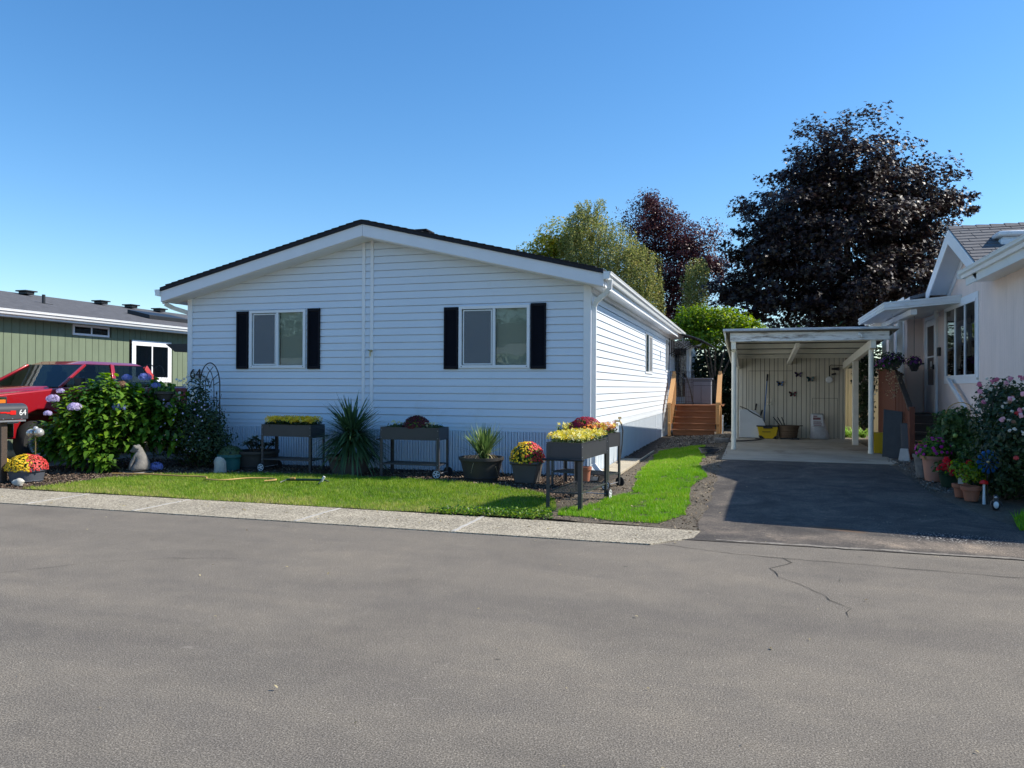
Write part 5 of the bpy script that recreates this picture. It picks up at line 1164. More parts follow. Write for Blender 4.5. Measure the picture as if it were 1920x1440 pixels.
# ================================================================== raised planters
def planter_proto():
    r = thing('raised_planter', 'x', 'planter', (0, 0, 0), 0, 'charcoal raised planters on legs with wheels')
    L, W, z0, z1 = .50, .215, .60, .795
    q = MB(); t = .006
    q.box(-L, L, -W, -W+t, z0, z1); q.box(-L, L, W-t, W, z0, z1); q.box(-L, -L+t, -W+t, W-t, z0, z1); q.box(L-t, L, -W+t, W-t, z0, z1); q.box(-L+t, L-t, -W+t, W-t, z0+.01, z0+.016)
    q.box(-L-.002, L+.002, -W-.005, -W+.012, z1-.004, z1+.003); q.box(-L-.002, L+.002, W-.012, W+.005, z1-.004, z1+.003); q.box(-L-.006, -L+.012, -W+.012, W-.012, z1-.004, z1+.003); q.box(L-.012, L+.006, -W+.012, W-.012, z1-.004, z1+.003)
    q.build('trough', M['charcoal'], r)
    for sx in (-1, 1):
        for sy in (-1, 1):
            q = MB(); x, y = sx*(L+.003), sy*(W+.003); b0 = .0 if sx < 0 else .04
            q.box(min(x, x-sx*.045), max(x, x-sx*.045), min(y, y-sy*.004), max(y, y-sy*.004), b0, z1-.02); q.box(min(x, x-sx*.004), max(x, x-sx*.004), min(y, y-sy*.045), max(y, y-sy*.045), b0, z1-.02)
            q.build('leg', M['charcoal'], r)
            q = MB()
            for dz in (.03, .15): q.ball((x-sx*.02, y+sy*.002, z0+dz), .006, 6, 4)
            q.ball((x-sx*.02, y+sy*.002, .21), .006, 6, 4); q.build('bolt', M['alloy'], r)
    q = MB(); zs_ = .215
    for y in (-W+.01, W-.01): q.box(-L+.01, L-.01, y-.004, y+.004, zs_-.014, zs_+.006)
    for x in (-L+.01, L-.01): q.box(x-.004, x+.004, -W+.014, W-.014, zs_-.014, zs_+.006)
    for i in range(11): y = -W+.03+i*(2*W-.06)/10; q.box(-L+.014, L-.014, y-.0025, y+.0025, zs_-.002, zs_+.002)
    for i in range(4): x = -L+.15+i*(2*L-.3)/3; q.box(x-.004, x+.004, -W+.014, W-.014, zs_-.009, zs_-.003)
    q.build('shelf', M['charcoal'], r)
    q = MB(); q.tube([(-L-.004, -W-.03, .60), (-L-.05, -W-.03, .60), (-L-.05, W+.03, .60), (-L-.004, W+.03, .60)], .013, 8); q.build('handle', M['black'], r, smooth=True)
    q = MB(); q.tube([(L-.02, -W-.06, .075), (L-.02, W+.06, .075)], .007, 8); q.build('axle', M['alloy'], r)
    for sy in (-1, 1):
        q = MB(Matrix.Translation((L-.02, sy*(W+.035), .075)) @ Matrix.Rotation(-sy*pi/2, 4, 'X')); q.lathe([(.058, -.014), (.073, -.014), (.075, -.006), (.075, .006), (.073, .014), (.058, .014)], n=24); wh = q.build('wheel', M['tyre'], r, smooth=True)
        q = MB(Matrix.Translation((L-.02, sy*(W+.035), .075)) @ Matrix.Rotation(-sy*pi/2, 4, 'X')); q.lathe([(.015, .010), (.015, .018), (.001, .020)], n=12, close=False); q.lathe([(.048, .012), (.050, .0165), (.058, .0165), (.060, .012)], n=24, close=False)
        for i in range(5): a = i*2*pi/5; q.bar((.012*cos(a), .012*sin(a), .0155), (.052*cos(a), .052*sin(a), .0155), .017, .004)
        q.build('hub', M['white_plastic'], wh)
    q = MB(); q.box(-L+.01, L-.01, -W+.01, W-.01, z1-.06, z1-.045); q.build('soil', M['mulch_soil'], r)
    return r
proto = planter_proto()
pl_spots = [(-4.92, -.875, pi, .95, 'raised planter of yellow pansies between the dark barrel pot and the large spiky plant'),
            (-2.67, -.885, 0.02, 1.0, 'raised planter with a burgundy chrysanthemum in its middle, under the house wall'),
            (.465, -2.94, radians(84.5), 1.10, 'nearest raised planter, full of yellow pansies, standing on the grass by the house corner'),
            (.20, -1.22, radians(-14), .90, 'raised planter with a crimson chrysanthemum behind the nearest planter at the house corner')]
planters = []
for i, (x, y, a, sx, lab) in enumerate(pl_spots):
    o = proto if i == 0 else copy_tree(proto)
    o.location = (x, y, gz(x, y)); o.rotation_euler.z = a; o['label'] = lab; planters.append(o); o.scale.x = sx
def fill(i, m, n, xr, s, hh, yr=(-.17, .17), green='lf_hyd', fm=None, ng=900):
    """foliage + blooms grown in planter i (own top-level thing)"""
    x, y, a, sx, _ = pl_spots[i]; 
    def W_(u, v, z): return np.stack([x+(u*sx)*cos(a)-v*sin(a), y+(u*sx)*sin(a)+v*cos(a), gz(x, y)+z], 1)
    return W_
def pansies(name, label, i, xr, n, hgt, cat='blossoms', mats=(('fl_paleyellow', .8), ('fl_yellow', .2)), s=.032, yr=.2, dens=1.0):
    W_ = fill(i, None, 0, None, 0, 0); t = thing(name, label, cat, (pl_spots[i][0], pl_spots[i][1], .75))
    ng = int(1500*(xr[1]-xr[0])*dens); u = rng.uniform(*xr, ng); v = rng.uniform(-yr, yr, ng); hh = hgt*(.55+.5*np.sin(u*9+1)*.3+.3*rng.uniform(0, 1, ng))
    P = W_(u, v, .76+rng.uniform(0, 1, ng)*hh); scatter('foliage', M['lf_herb'] if i else M['lf_rhodo'], P, rng.normal(0, .7, (ng, 3))+[0, 0, .8], .045, t)
    n_ = int(n); u = rng.uniform(*xr, n_); v = rng.uniform(-yr-.02, yr+.02, n_); P = W_(u, v, .78+hgt*(.45+.6*rng.uniform(0, 1, n_)))
    Nn = rng.normal(0, .5, (n_, 3))+[.15, -.75, .55]
    pk = rng.uniform(0, 1, n_); acc = 0
    for m, f_ in mats:
        k = (pk >= acc) & (pk < acc+f_); acc += f_
        if k.sum(): scatter('blossoms', M[m], P[k], Nn[k], s*rng.uniform(.7, 1.2, k.sum()), t, tpl=FLORET)
    return t
pansies('yellow_pansies', 'yellow pansies growing in the planter left of the large spiky plant', 0, (-.46, .46), 620, .14, mats=(('fl_yellow', .9), ('fl_paleyellow', .1)), s=.05)
pansies('yellow_pansies', 'bright yellow pansies filling the nearest planter', 2, (-.47, .47), 620, .12, mats=(('fl_paleyellow', .85), ('fl_yellow', .15)), s=.046)
pansies('small_yellow_flowers', 'tiny yellow flowers at the left end of the middle planter', 1, (-.40, -.25), 14, .10, s=.035, dens=1.2)
pansies('white_flowers', 'small pale flowers at the right end of the middle planter', 1, (.22, .44), 30, .09, mats=(('fl_white', .5), ('fl_paleyellow', .5)), s=.026, dens=1.6)
pansies('pale_yellow_pansies', 'pale yellow pansies at the left end of the rear corner planter', 3, (-.42, -.16), 80, .13, s=.05, dens=1.6)
pansies('orange_flowers', 'orange and bronze flowers at the right of the crimson chrysanthemum', 3, (.12, .46), 110, .15, mats=(('fl_orange', .6), ('fl_crimson', .15), ('fl_paleyellow', .25)), s=.05, dens=1.4)
t = thing('burgundy_chrysanthemum', 'burgundy chrysanthemum dome in the middle planter', 'blossoms', (-2.63, -.9, .8)); mum(t, (-2.63, -.9, .80), .215, .17, [('fl_dkred', -9, 9)], 420, .036)
t = thing('crimson_chrysanthemum', 'crimson chrysanthemum dome in the rear planter at the house corner', 'blossoms', (.22, -1.22, .8)); mum(t, (.20, -1.22, .80), .25, .21, [('fl_crimson', -9, 9)], 420, .036)
P, Nn = dome_pts((.22, -1.36, .80), .2, .12, 60); scatter('blossoms', M['fl_orange'], P, Nn, .05, t, tpl=BLOOM)
tp = pot('terracotta_pot', 'tall terracotta pot standing on the shelf of the rear corner planter', 'pot', (.30, -1.70, .14), .055, .075, .20, M['terracotta'], .008)

# ================================================================== pots in the bed
tt = pot('teal_pot', 'teal plastic pot of low herbs behind the pale upright stone', 'pot', (-5.98, -1.12, 0), .14, .20, .28, M['teal'], .02)
P, Nn = dome_pts((-5.98, -1.12, .26), .2, .16, 700); scatter('herbs', M['lf_herb'], P, Nn+rng.normal(0, .5, (700, 3)), .045, tt)
tt = pot('barrel_pot', 'dark brown barrel pot with a leafy rhododendron beside the first planter', 'pot', (-5.68, -.80, 0), .28, .36, .33, M['pot_dark'], .01, bands=(.15, .78))
def rosette(parent, c, n, spread, h, leafm, L):
    Ps, Ns = [], []
    q = MB()
    for i in range(n):
        a = rng.uniform(0, 2*pi); rr = spread*sqrt(rng.uniform(0, 1)); p = Vector((c[0]+rr*cos(a), c[1]+rr*sin(a), c[2]+h*(.5+.5*rng.uniform(0, 1))*(1-.3*rr/spread)))
        q.tube([(c[0]+rr*.3*cos(a), c[1]+rr*.3*sin(a), c[2]-.05), p], .006, 5)
        for k in range(11):
            b = k*2.4+rng.uniform(-.2, .2); e = .25+.5*(k % 3)/2; Ps.append((p.x, p.y, p.z)); Ns.append((cos(b)*e, sin(b)*e, 1, b))
    q.build('stems', M['bark'], parent)
    # leaves radiate: leaf y axis outward -> build oriented manually
    A = np.array(Ns); Y = np.stack([np.cos(A[:, 3]), np.sin(A[:, 3]), rng.uniform(-.1, .7, len(A))], 1); blades('leaves', leafm, np.array(Ps), Y, L*rng.uniform(.7, 1.1, len(A)), .30, .25, parent, seg=3)
def blades(name, m, P, D, L, w, droop, parent, seg=5, rnd=None, taper=1.0, grav=True):
    """strap leaves: start P, direction D (unit-ish), length L, width ratio/absolute w, droop"""
    n = len(P); D = D/np.linalg.norm(D, axis=1)[:, None]; L = np.broadcast_to(L, (n,)); w = np.broadcast_to(w, (n,)); droop = np.broadcast_to(droop, (n,))
    side = np.cross(D, np.array([[0, 0, 1.]])); sn = np.linalg.norm(side, axis=1)[:, None]; side = np.where(sn > .05, side/np.maximum(sn, 1e-6), np.array([[1., 0, 0]]))
    V = []; 
    for k in range(seg+1):
        t = k/seg; c = P+D*(L*t)[:, None]; c = c.copy(); c[:, 2] -= droop*L*t**2.2
        hw = (w*L*.5)*(sin(pi*min(1, .12+.88*t)**.8)**.7 if t < 1 else 0.02)*taper
        hw = np.maximum(hw, .001)
        V += [c-side*hw[:, None], c+side*hw[:, None]]
    W = np.stack(V, 1)                        # n, 2(seg+1), 3
    off = Vector((0, 0, 0)); p = parent
    while p is not None: off += p.location; p = p.parent
    W = W-np.array(off); k = 2*(seg+1); F = [(2*i, 2*i+1, 2*i+3, 2*i+2) for i in range(seg)]
    fl = np.array(F).ravel(); idx = (fl[None]+(np.arange(n)*k)[:, None]).ravel()
    me = bpy.data.meshes.new(name); me.vertices.add(n*k); me.vertices.foreach_set('co', W.reshape(-1).astype(np.float32)); me.loops.add(len(idx)); me.loops.foreach_set('vertex_index', idx.astype(np.int32))
    me.polygons.add(n*seg); me.polygons.foreach_set('loop_start', (np.arange(n*seg)*4).astype(np.int32)); me.update(calc_edges=True); me.polygons.foreach_set('use_smooth', [True]*len(me.polygons))
    r = rng.uniform(0, 1, n) if rnd is None else rnd; a = me.attributes.new('rnd', 'FLOAT', 'POINT'); a.data.foreach_set('value', np.repeat(r, k).astype(np.float32)); me.materials.append(m)
    o = bpy.data.objects.new(name, me); col.objects.link(o)
    if parent is not None: o.parent = parent
    return o
rosette(tt, (-5.68, -.80, .30), 24, .30, .28, M['lf_rhodo'], .16)
# large cordyline
cp = pot('cordyline_pot', 'big grey pot holding the large dark green spiky cordyline', 'pot', (-3.84, -.90, 0), .27, .365, .31, M['pot_grey'], .012)
def spiky(parent, c, n, L, m, wabs, up=.3, droop=(.1, .5), stem=.12, elev=(-.25, 1.0)):
    a = rng.uniform(0, 2*pi, n); e = rng.uniform(*elev, n); e = np.sign(e)*np.abs(e)**.8
    D = np.stack([np.cos(a)*np.sqrt(np.clip(1-e**2, .02, 1)), np.sin(a)*np.sqrt(np.clip(1-e**2, .02, 1)), e], 1)
    P = np.array([c])+np.stack([rng.normal(0, .025, n), rng.normal(0, .025, n), rng.uniform(-stem, stem, n)], 1)
    Ls = L*rng.uniform(.75, 1.1, n); return blades('leaves', m, P, D, Ls, wabs/Ls, rng.uniform(*droop, n), parent, seg=6)
spiky(cp, (-3.78, -.92, .64), 420, .70, M['lf_palm'], .030, droop=(.0, .30), stem=.12, elev=(-.25, .98)); spiky(cp, (-3.78, -.92, .60), 330, .72, M['lf_palm'], .030, droop=(.15, .55), stem=.12, elev=(-.35, .25))
q = MB(); q.tube([(-3.80, -.91, .25), (-3.78, -.92, .72)], [.05, .035], 10); q.build('stem', M['bark'], cp, smooth=True)
p3 = pot('ribbed_pot', 'round dark brown pot of pale spiky grass right of the middle planter', 'pot', (-1.46, -1.08, 0), .25, .335, .37, M['pot_dark'], .012, bands=(.12, .82))
spiky(p3, (-1.42, -1.08, .36), 110, .56, M['lf_palm2'], .030, droop=(.0, .18), stem=.02, elev=(.66, 1.0))
spiky(p3, (-1.42, -1.08, .38), 26, .55, M['lf_palm2'], .016, droop=(.1, .5), stem=.02, elev=(.3, .75))
spiky(p3, (-1.42, -1.10, .40), 9, .46, M['lf_dry'], .014, droop=(.9, 1.3), stem=.01, elev=(.3, .5))
p4 = thing('square_pot', 'square taupe pot of yellow and red chrysanthemums near the house corner', 'pot', (-.72, -1.10, 0))
q = MB()
def ring(h, z): return [(-.72-h, -1.10-h, z), (-.72+h, -1.10-h, z), (-.72+h, -1.10+h, z), (-.72-h, -1.10+h, z)]
q.hexa(ring(.155, 0), ring(.195, .29)); q.hexa(ring(.215, .285), ring(.222, .33)); q.build('container', M['pot_grey'], p4, smooth=True, bevel=.02)
mum(p4, (-.72, -1.10, .34), .265, .28, [('fl_yellow', -9, .1), ('fl_red', .1, 9)], 330, .036)
# hydrangea, clematis on its trellis
def bush(parent, lobes, n, m, s, tpl=LEAF6, out=1.0, up=.5, name='foliage', inner=.55, rnd=None, orient=None):
    tot = sum(l[3]*l[4]*l[5] for l in lobes); Ps, Ns = [], []
    for (x, y, z, a, b, c) in lobes:
        k = int(n*(a*b*c)/tot); d = rng.normal(0, 1, (k, 3)); d /= np.linalg.norm(d, axis=1)[:, None]; r_ = rng.uniform(inner, 1.05, k)
        # clumpy surface
        r_ *= 1+.10*np.sin(d[:, 0]*7+x*3)*np.sin(d[:, 1]*6+z)+.08*np.sin(d[:, 2]*9+y*5)
        Ps.append(np.array([[x, y, z]])+d*np.array([[a, b, c]])*r_[:, None]); Ns.append(d*out+np.array([[0, 0, up]])+rng.normal(0, .45, (k, 3)))
    P, Nn = np.concatenate(Ps), np.concatenate(Ns); k = P[:, 2] > .02
    return scatter(name, m, P[k], Nn[k], s*rng.uniform(.6, 1.3, k.sum()), parent, tpl=tpl, rnd=rnd[k] if rnd is not None else None)
def stems(parent, base, tops, r0=.02, m='bark', name='stems'):
    q = MB()
    for t in tops:
        b = Vector(base)+Vector((random.uniform(-.1, .1), random.uniform(-.1, .1), 0)); t = Vector(t); mid = b.lerp(t, .5)+Vector((random.uniform(-.08, .08), random.uniform(-.08, .08), .05))
        q.tube([b, mid, t], [r0, r0*.7, r0*.3], 6)
    return q.build(name, M[m], parent, smooth=True)
def shoots(parent, lobes, n, m, L, per=9, wr=.50, inner=.55):
    tot = sum(l[3]*l[4]*l[5] for l in lobes); P, D, Rn = [], [], []
    for (x, y, z, a, b, c) in lobes:
        k = int(n*(a*b*c)/tot); d = rng.normal(0, 1, (k, 3)); d /= np.linalg.norm(d, axis=1)[:, None]; d[:, 2] = np.where(d[:, 2] < -.5, -d[:, 2], d[:, 2]); r_ = rng.uniform(inner, 1.08, k)
        tip = np.array([[x, y, z]])+d*np.array([[a, b, c]])*r_[:, None]; ax = d*.55+np.array([[0, 0, .75]]); ax /= np.linalg.norm(ax, axis=1)[:, None]
        h = np.array([[.1, 1., .0]]); u = np.cross(ax, h); u /= np.linalg.norm(u, axis=1)[:, None]; v = np.cross(ax, u); tone = rng.uniform(0, .75, k)
        for j in range(per):
            t = j*2.1+rng.uniform(-.3, .3, k); lvl = (j//2)/(per/2); e = .75-.6*lvl
            D.append(u*np.cos(t)[:, None]+v*np.sin(t)[:, None]+ax*e); P.append(tip-ax*(.26*L/.15*lvl)); Rn.append(np.clip(tone+.25*(1-lvl)+rng.normal(0, .06, k), 0, 1))
    P, D, Rn = np.concatenate(P), np.concatenate(D), np.concatenate(Rn); k = P[:, 2] > .03; P, D, Rn = P[k], D[k], Rn[k]; n_ = len(P)
    return blades('foliage', m, P, D, L*rng.uniform(.6, 1.15, n_), wr, rng.uniform(.2, .7, n_), parent, seg=4, rnd=Rn)
hy = thing('hydrangea_bush', 'large green hydrangea bush with lilac and blue flower heads in front of the red truck', 'shrub', (-8.15, -1.8, 0))
hl_ = [(-8.2, -1.55, .75, .95, .75, .72), (-8.6, -1.85, .55, .65, .6, .5), (-7.65, -1.15, .70, .75, .55, .60), (-8.2, -1.45, 1.20, .55, .5, .42), (-7.45, -1.0, .95, .5, .45, .42), (-8.05, -2.05, .35, .6, .45, .35), (-7.75, -1.0, 1.3, .4, .4, .25)]
shoots(hy, hl_, 1250, M['lf_hyd'], .155)
stems(hy, (-8.1, -1.7, 0), [(-8.15+.8*cos(a), -1.7+.6*sin(a), 1.0) for a in np.linspace(0, 6, 14)], .018, 'lf_dark_solid')
def head(parent, c, r, m, n=170):
    d = rng.normal(0, 1, (n, 3)); d /= np.linalg.norm(d, axis=1)[:, None]; d = d[d[:, 2] > -.5]
    scatter('flower_head', M[m], np.array([c])+d*np.array([[r, r, r*.72]]), d+rng.normal(0, .2, d.shape), r*.42, parent, tpl=FLORET)
for c, r, m in (((-8.638, -2.25, 1.214), .095, 'fl_lilac'), ((-8.056, -2.36, 1.08), .10, 'fl_lilac'), ((-8.80, -1.95, 1.34), .06, 'fl_lilac'), ((-8.46, -2.5, .98), .06, 'fl_lilac'),
                ((-7.62, -1.3, 1.585), .10, 'fl_blue'), ((-7.48, -1.2, 1.44), .075, 'fl_blue'), ((-8.06, -1.25, 1.58), .08, 'fl_blue'), ((-7.647, -1.85, 1.08), .10, 'fl_blue'), ((-8.03, -1.4, 1.45), .09, 'fl_brown'), ((-7.88, -1.7, 1.21), .08, 'fl_brown'), ((-7.29, -1.1, 1.08), .10, 'fl_lilac')):
    head(hy, c, r, m)
bf = thing('fallen_bloom', 'blue hydrangea head low on the ground right of the stone animal', 'flower', (-7.0, -1.75, 0)); head(bf, (-6.97, -1.75, .09), .10, 'fl_blue')
cl = thing('clematis_bush', 'dark twiggy rose and clematis shrub at the left corner of the white house', 'shrub', (-6.9, -1.0, 0))
hl2 = [(-6.95, -.85, .55, .72, .5, .50), (-6.75, -.9, .85, .45, .4, .35), (-7.0, -.7, 1.2, .28, .25, .5), (-6.55, -1.0, .40, .45, .4, .38), (-7.3, -.9, .7, .4, .4, .45)]
bush(cl, hl2, 11000, M['lf_rose'], .05, up=.3, inner=.4)
stems(cl, (-6.95, -.8, 0), [(-6.95+.5*cos(a), -.85+.35*sin(a), 1.0+.3*sin(a*3)) for a in np.linspace(0, 6, 12)], .012, 'bark')
P = np.array([(-7.05+rng.uniform(-.2, .25), -.98+rng.uniform(-.1, .1), z) for z in rng.uniform(1.15, 1.65, 26)]); scatter('blossoms', M['fl_white'], P, rng.normal(0, .4, (26, 3))+[0, -1, .3], .055, cl, tpl=BLOOM)
P = np.stack([rng.uniform(-7.3, -6.3, 40), rng.uniform(-1.45, -1.2, 40), rng.uniform(.3, 1.2, 40)], 1); scatter('blossoms', M['fl_lilac'], P, rng.normal(0, .4, (40, 3))+[0, -1, .3], .035, cl, tpl=BLOOM)
tr = thing('garden_trellis', 'black wrought metal trellis with a pointed arch behind the clematis', 'trellis', (-6.9, -.5, 0))
q = MB(); y = -.5
def gothic(cx, hw, z0, zt, n=9):
    L_ = [(cx-hw+hw*(1-cos(t*pi/2))*1.0, y, z0+(zt-z0)*sin(t*pi/2)) for t in np.linspace(0, 1, n)]
    return L_, [(2*cx-p[0], p[1], p[2]) for p in L_]
for hw, zt2_ in ((.215, 1.86),):
    a, b_ = gothic(-6.91, hw, 1.45, zt2_); q.tube([(-6.91-hw, y, 0)]+a, .010, 8); q.tube([(-6.91+hw, y, 0)]+b_, .010, 8)
q.tube([(-6.98, y, 1.79), (-6.88, y, 1.68), (-6.83, y, 1.55), (-6.82, y, 1.35), (-6.82, y, .1)], .007, 6); q.tube([(-6.84, y, 1.79), (-6.94, y, 1.68), (-7.0, y, 1.55), (-7.0, y, 1.35), (-7.0, y, .1)], .007, 6)
q.tube([(-6.72, y, 1.66), (-6.86, y, 1.55), (-6.91, y, 1.40)], .007, 6); q.tube([(-7.1, y, 1.66), (-6.96, y, 1.55), (-6.91, y, 1.40)], .007, 6); q.tube([(-6.70, y, 1.52), (-6.82, y, 1.46)], .007, 6)
q.tube([(-6.76, y, .1), (-6.76, y, 1.30)], .006, 6); q.tube([(-6.76, y, 1.28), (-6.76, y, 1.31), (-6.76, y, 1.35)], [.008, .014, .002], 6); q.tube([(-7.12, y, 1.18), (-6.70, y, 1.18)], .007, 6)
q.build('frame', M['black'], tr, smooth=True)
hn = text('64', .26, M['black'], H, (-7.60, -.045, 1.66), Matrix(((1, 0, 0), (0, 0, -1), (0, 1, 0))), 'house_number', .008); hn.data.materials[0] = M['black']
# shepherd hook with a small hanging pot
hk = thing('shepherd_hook', 'black shepherd hook rising from the hydrangea in front of the truck', 'garden hook', (-7.55, -1.15, 0))
q = MB(); q.tube([(-7.56, -1.15, 0), (-7.56, -1.15, 1.72)], .009, 6)
q.tube([(-7.56, -1.15, 1.68)]+[(-7.56-.11+.11*cos(a), -1.15, 1.70+.12*sin(a)) for a in np.linspace(0, pi, 9)]+[(-7.79, -1.15, 1.68)], .008, 6)
q.tube([(-7.56, -1.15, 1.68)]+[(-7.56+.10-.10*cos(a), -1.15, 1.70+.09*sin(a)) for a in np.linspace(0, pi, 9)]+[(-7.35, -1.15, 1.68)], .008, 6)
q.build('pole', M['black'], hk, smooth=True)
hp = pot('hanging_pot', 'grey hanging pot of wilted flowers below the shepherd hook by the truck bed', 'pot', (-7.33, -1.15, 1.18), .10, .16, .16, M['pot_dark'], .01)
q = MB(); 
for a in (0, 2.1, 4.2): q.tube([(-7.33+.155*cos(a), -1.15+.155*sin(a), 1.34), (-7.35, -1.15, 1.68)], .003, 4)
q.build('chain', M['black'], hp)
bush(hp, [(-7.33, -1.15, 1.36, .17, .15, .07)], 240, M['lf_hyd'], .05)
# garden hose and sprinkler on the lawn
def hose(name, pts, r, m, label, cat='hose'):
    P = [Vector(p) for p in pts]; out = []
    for i in range(len(P)-1):
        p0, p1, p2, p3_ = P[max(i-1, 0)], P[i], P[i+1], P[min(i+2, len(P)-1)]
        for k in range(6):
            t = k/6; out.append(.5*((2*p1)+(p2-p0)*t+(2*p0-5*p1+4*p2-p3_)*t*t+(3*p1-p0-3*p2+p3_)*t**3))
    out.append(P[-1]); q = MB(); q.tube([(p.x, p.y, p.z) for p in out], r, 8); return tag(q.build(name, m, smooth=True), label, cat)
hose('yellow_hose', [(-7.15, -2.5, .05), (-6.6, -2.42, .055), (-6.0, -2.40, .05), (-5.5, -2.38, .05), (-5.25, -2.62, .05), (-4.95, -2.62, .05), (-4.75, -2.35, .055), (-4.45, -2.22, .05), (-4.25, -2.35, .05), (-4.35, -2.5, .045)], .011, M['hose_y'], 'yellow garden hose winding over the lawn')
sp = thing('lawn_sprinkler', 'dark green lawn sprinkler with a yellow fitting on the grass', 'sprinkler', (-3.72, -2.4, .02))
q = MB(); q.tube([(-4.02, -2.42, .07), (-3.46, -2.36, .08)], .018, 8); q.tube([(-4.05, -2.55, .04), (-4.02, -2.42, .07), (-4.05, -2.28, .04)], .012, 6); q.tube([(-3.44, -2.5, .04), (-3.46, -2.36, .09), (-3.42, -2.25, .04)], .012, 6); q.build('frame', M['green_pot'], sp, smooth=True)
q = MB(); q.tube([(-3.95, -2.43, .09), (-3.88, -2.42, .095)], .016, 8); q.build('fitting', M['hose_y'], sp, smooth=True)
q = MB(); q.tube([(-3.47, -2.37, .06), (-3.43, -2.36, .13)], .018, 8); q.build('sprinkler_head', M['white_plastic'], sp, smooth=True)
# hose bib and hose at the side wall, splash block
hb = thing('hose_bib', 'outdoor tap with a black hose hanging down the white side wall', 'tap', (.05, 2.42, .78))
q = MB(); q.tube([(.01, 2.42, .80), (.10, 2.42, .80), (.13, 2.42, .75)], .02, 8); q.tube([(.10, 2.42, .80), (.10, 2.42, .86)], .01, 6); q.tube([(.07, 2.42, .865), (.13, 2.42, .865)], .02, 8); q.build('valve', M['brass'], hb, smooth=True)
q = MB(); q.tube([(.13, 2.42, .76), (.16, 2.40, .62), (.15, 2.38, .35), (.13, 2.3, .10), (.09, 2.2, .03), (.12, 2.0, .02)], .014, 8); q.build('hose', M['black'], hb, smooth=True)
q = MB(); q.box(.10, .30, -.75, -.25, .02, .035); q.hexa([(.10, -.75, .03), (.12, -.75, .03), (.12, -.25, .03), (.10, -.25, .03)], [(.08, -.75, .11), (.10, -.75, .11), (.10, -.25, .13), (.08, -.25, .13)]); q.hexa([(.28, -.75, .03), (.30, -.75, .03), (.30, -.25, .03), (.28, -.25, .03)], [(.30, -.75, .11), (.32, -.75, .11), (.32, -.25, .13), (.30, -.25, .13)])
tag(q.build('splash_block', M['black'], bevel=.006), 'black splash trough under the downspout at the house corner', 'splash block')
q = MB(); q.box(.03, .42, .4, 3.2, -.02, .028); q.box(.42, .45, .4, 5.0, .0, .05); 
tag(q.build('paving_slab', M['concrete'], bevel=.006), kind='structure')
q = MB(); q.box(1.66, 2.0, 6.5, 6.9, .0, .25); tag(q.build('stone_block', M['stone'], bevel=.02), 'low dark stone block on the soil left of the carport slab', 'block')

# ================================================================== right hand flower corner
g0 = lambda x, y: gz(x, y)
pk = pot('salmon_planter', 'large salmon plastic pot of magenta flowers at the driveway edge', 'pot', (5.02, .10, g0(5.05, .1)), .125, .165, .36, M['pink_pot'], .02)
bush(pk, [(5.02, .12, .56, .22, .2, .16)], 420, M['lf_hyd'], .06); 
P, Nn = dome_pts((5.0, .08, .52), .24, .24, 40); scatter('blossoms', M['fl_magenta'], P, Nn+[0, -.5, 0]+rng.normal(0, .5, Nn.shape), .05, pk, tpl=BLOOM)
pk = pot('wicker_liner', 'grey planter half hidden behind the salmon pot', 'pot', (4.95, .40, g0(4.9, .4)), .11, .15, .34, M['stone'], .012)
bush(pk, [(4.95, .40, .52, .15, .15, .1)], 160, M['lf_hyd'], .06)
pk = pot('green_flower_pot', 'dark green pot of scarlet flowers right of the salmon pot', 'pot', (5.12, -.42, g0(5.1, -.4)), .12, .17, .24, M['green_pot'], .012)
bush(pk, [(5.12, -.42, .36, .22, .2, .12)], 300, M['lf_tom'], .06)
P = np.array([(5.00, -.58, .42), (5.08, -.62, .34), (4.98, -.52, .36), (5.20, -.64, .34), (5.27, -.6, .40), (5.22, -.66, .29), (5.30, -.52, .45), (5.04, -.62, .46)]); P = np.repeat(P, 6, 0)+rng.normal(0, .022, (48, 3)); scatter('blossoms', M['fl_scarlet'], P, rng.normal(0, .4, (48, 3))+[0, -1, .3], .07, pk, tpl=BLOOM)
tpa = pot('clay_pot', 'small clay pot with a white plant tag, nearer to the green pot', 'pot', (5.06, -1.18, g0(5, -1.2)), .065, .09, .17, M['terracotta'], .01, group='small clay pots by the driveway')
q = MB(); q.box(5.02, 5.08, -1.22, -1.215, .24, .36); q.build('plant_tag', M['white_plastic'], tpa, bevel=.01)
tpb = pot('clay_pot', 'small clay pot with a trailing green plant, nearer to the street', 'pot', (5.12, -1.42, g0(5, -1.4)), .075, .105, .18, M['terracotta'], .01, group='small clay pots by the driveway')
bush(tpb, [(5.14, -1.36, .40, .17, .15, .14), (5.0, -1.25, .45, .12, .1, .1)], 420, M['lf_laurel'], .05)
tm = thing('tomato_plant', 'tall bushy tomato plant with a wire hoop in front of the porch steps', 'plant', (5.45, .45, g0(5.4, .45)))
bush(tm, [(5.45, .35, .62, .34, .3, .40), (5.38, .3, .95, .24, .22, .24), (5.25, .55, .70, .25, .25, .25), (5.55, -.15, .45, .28, .3, .34), (5.28, .62, .98, .18, .15, .16)], 9000, M['lf_tom'], .055, tpl=STAR, up=.2, inner=.35)
stems(tm, (5.4, .35, .1), [(5.3+.25*cos(a), .4+.2*sin(a), 1.0) for a in np.linspace(0, 5, 6)], .01, 'lf_dark_solid')
q = MB(); q.tube([(5.22, .4, .2)]+[(5.42-.20*cos(a), .4, 1.05+.20*sin(a)) for a in np.linspace(0, pi, 10)]+[(5.64, .4, .2)], .007, 6); q.build('wire_hoop', M['hose_y'], tm, smooth=True)
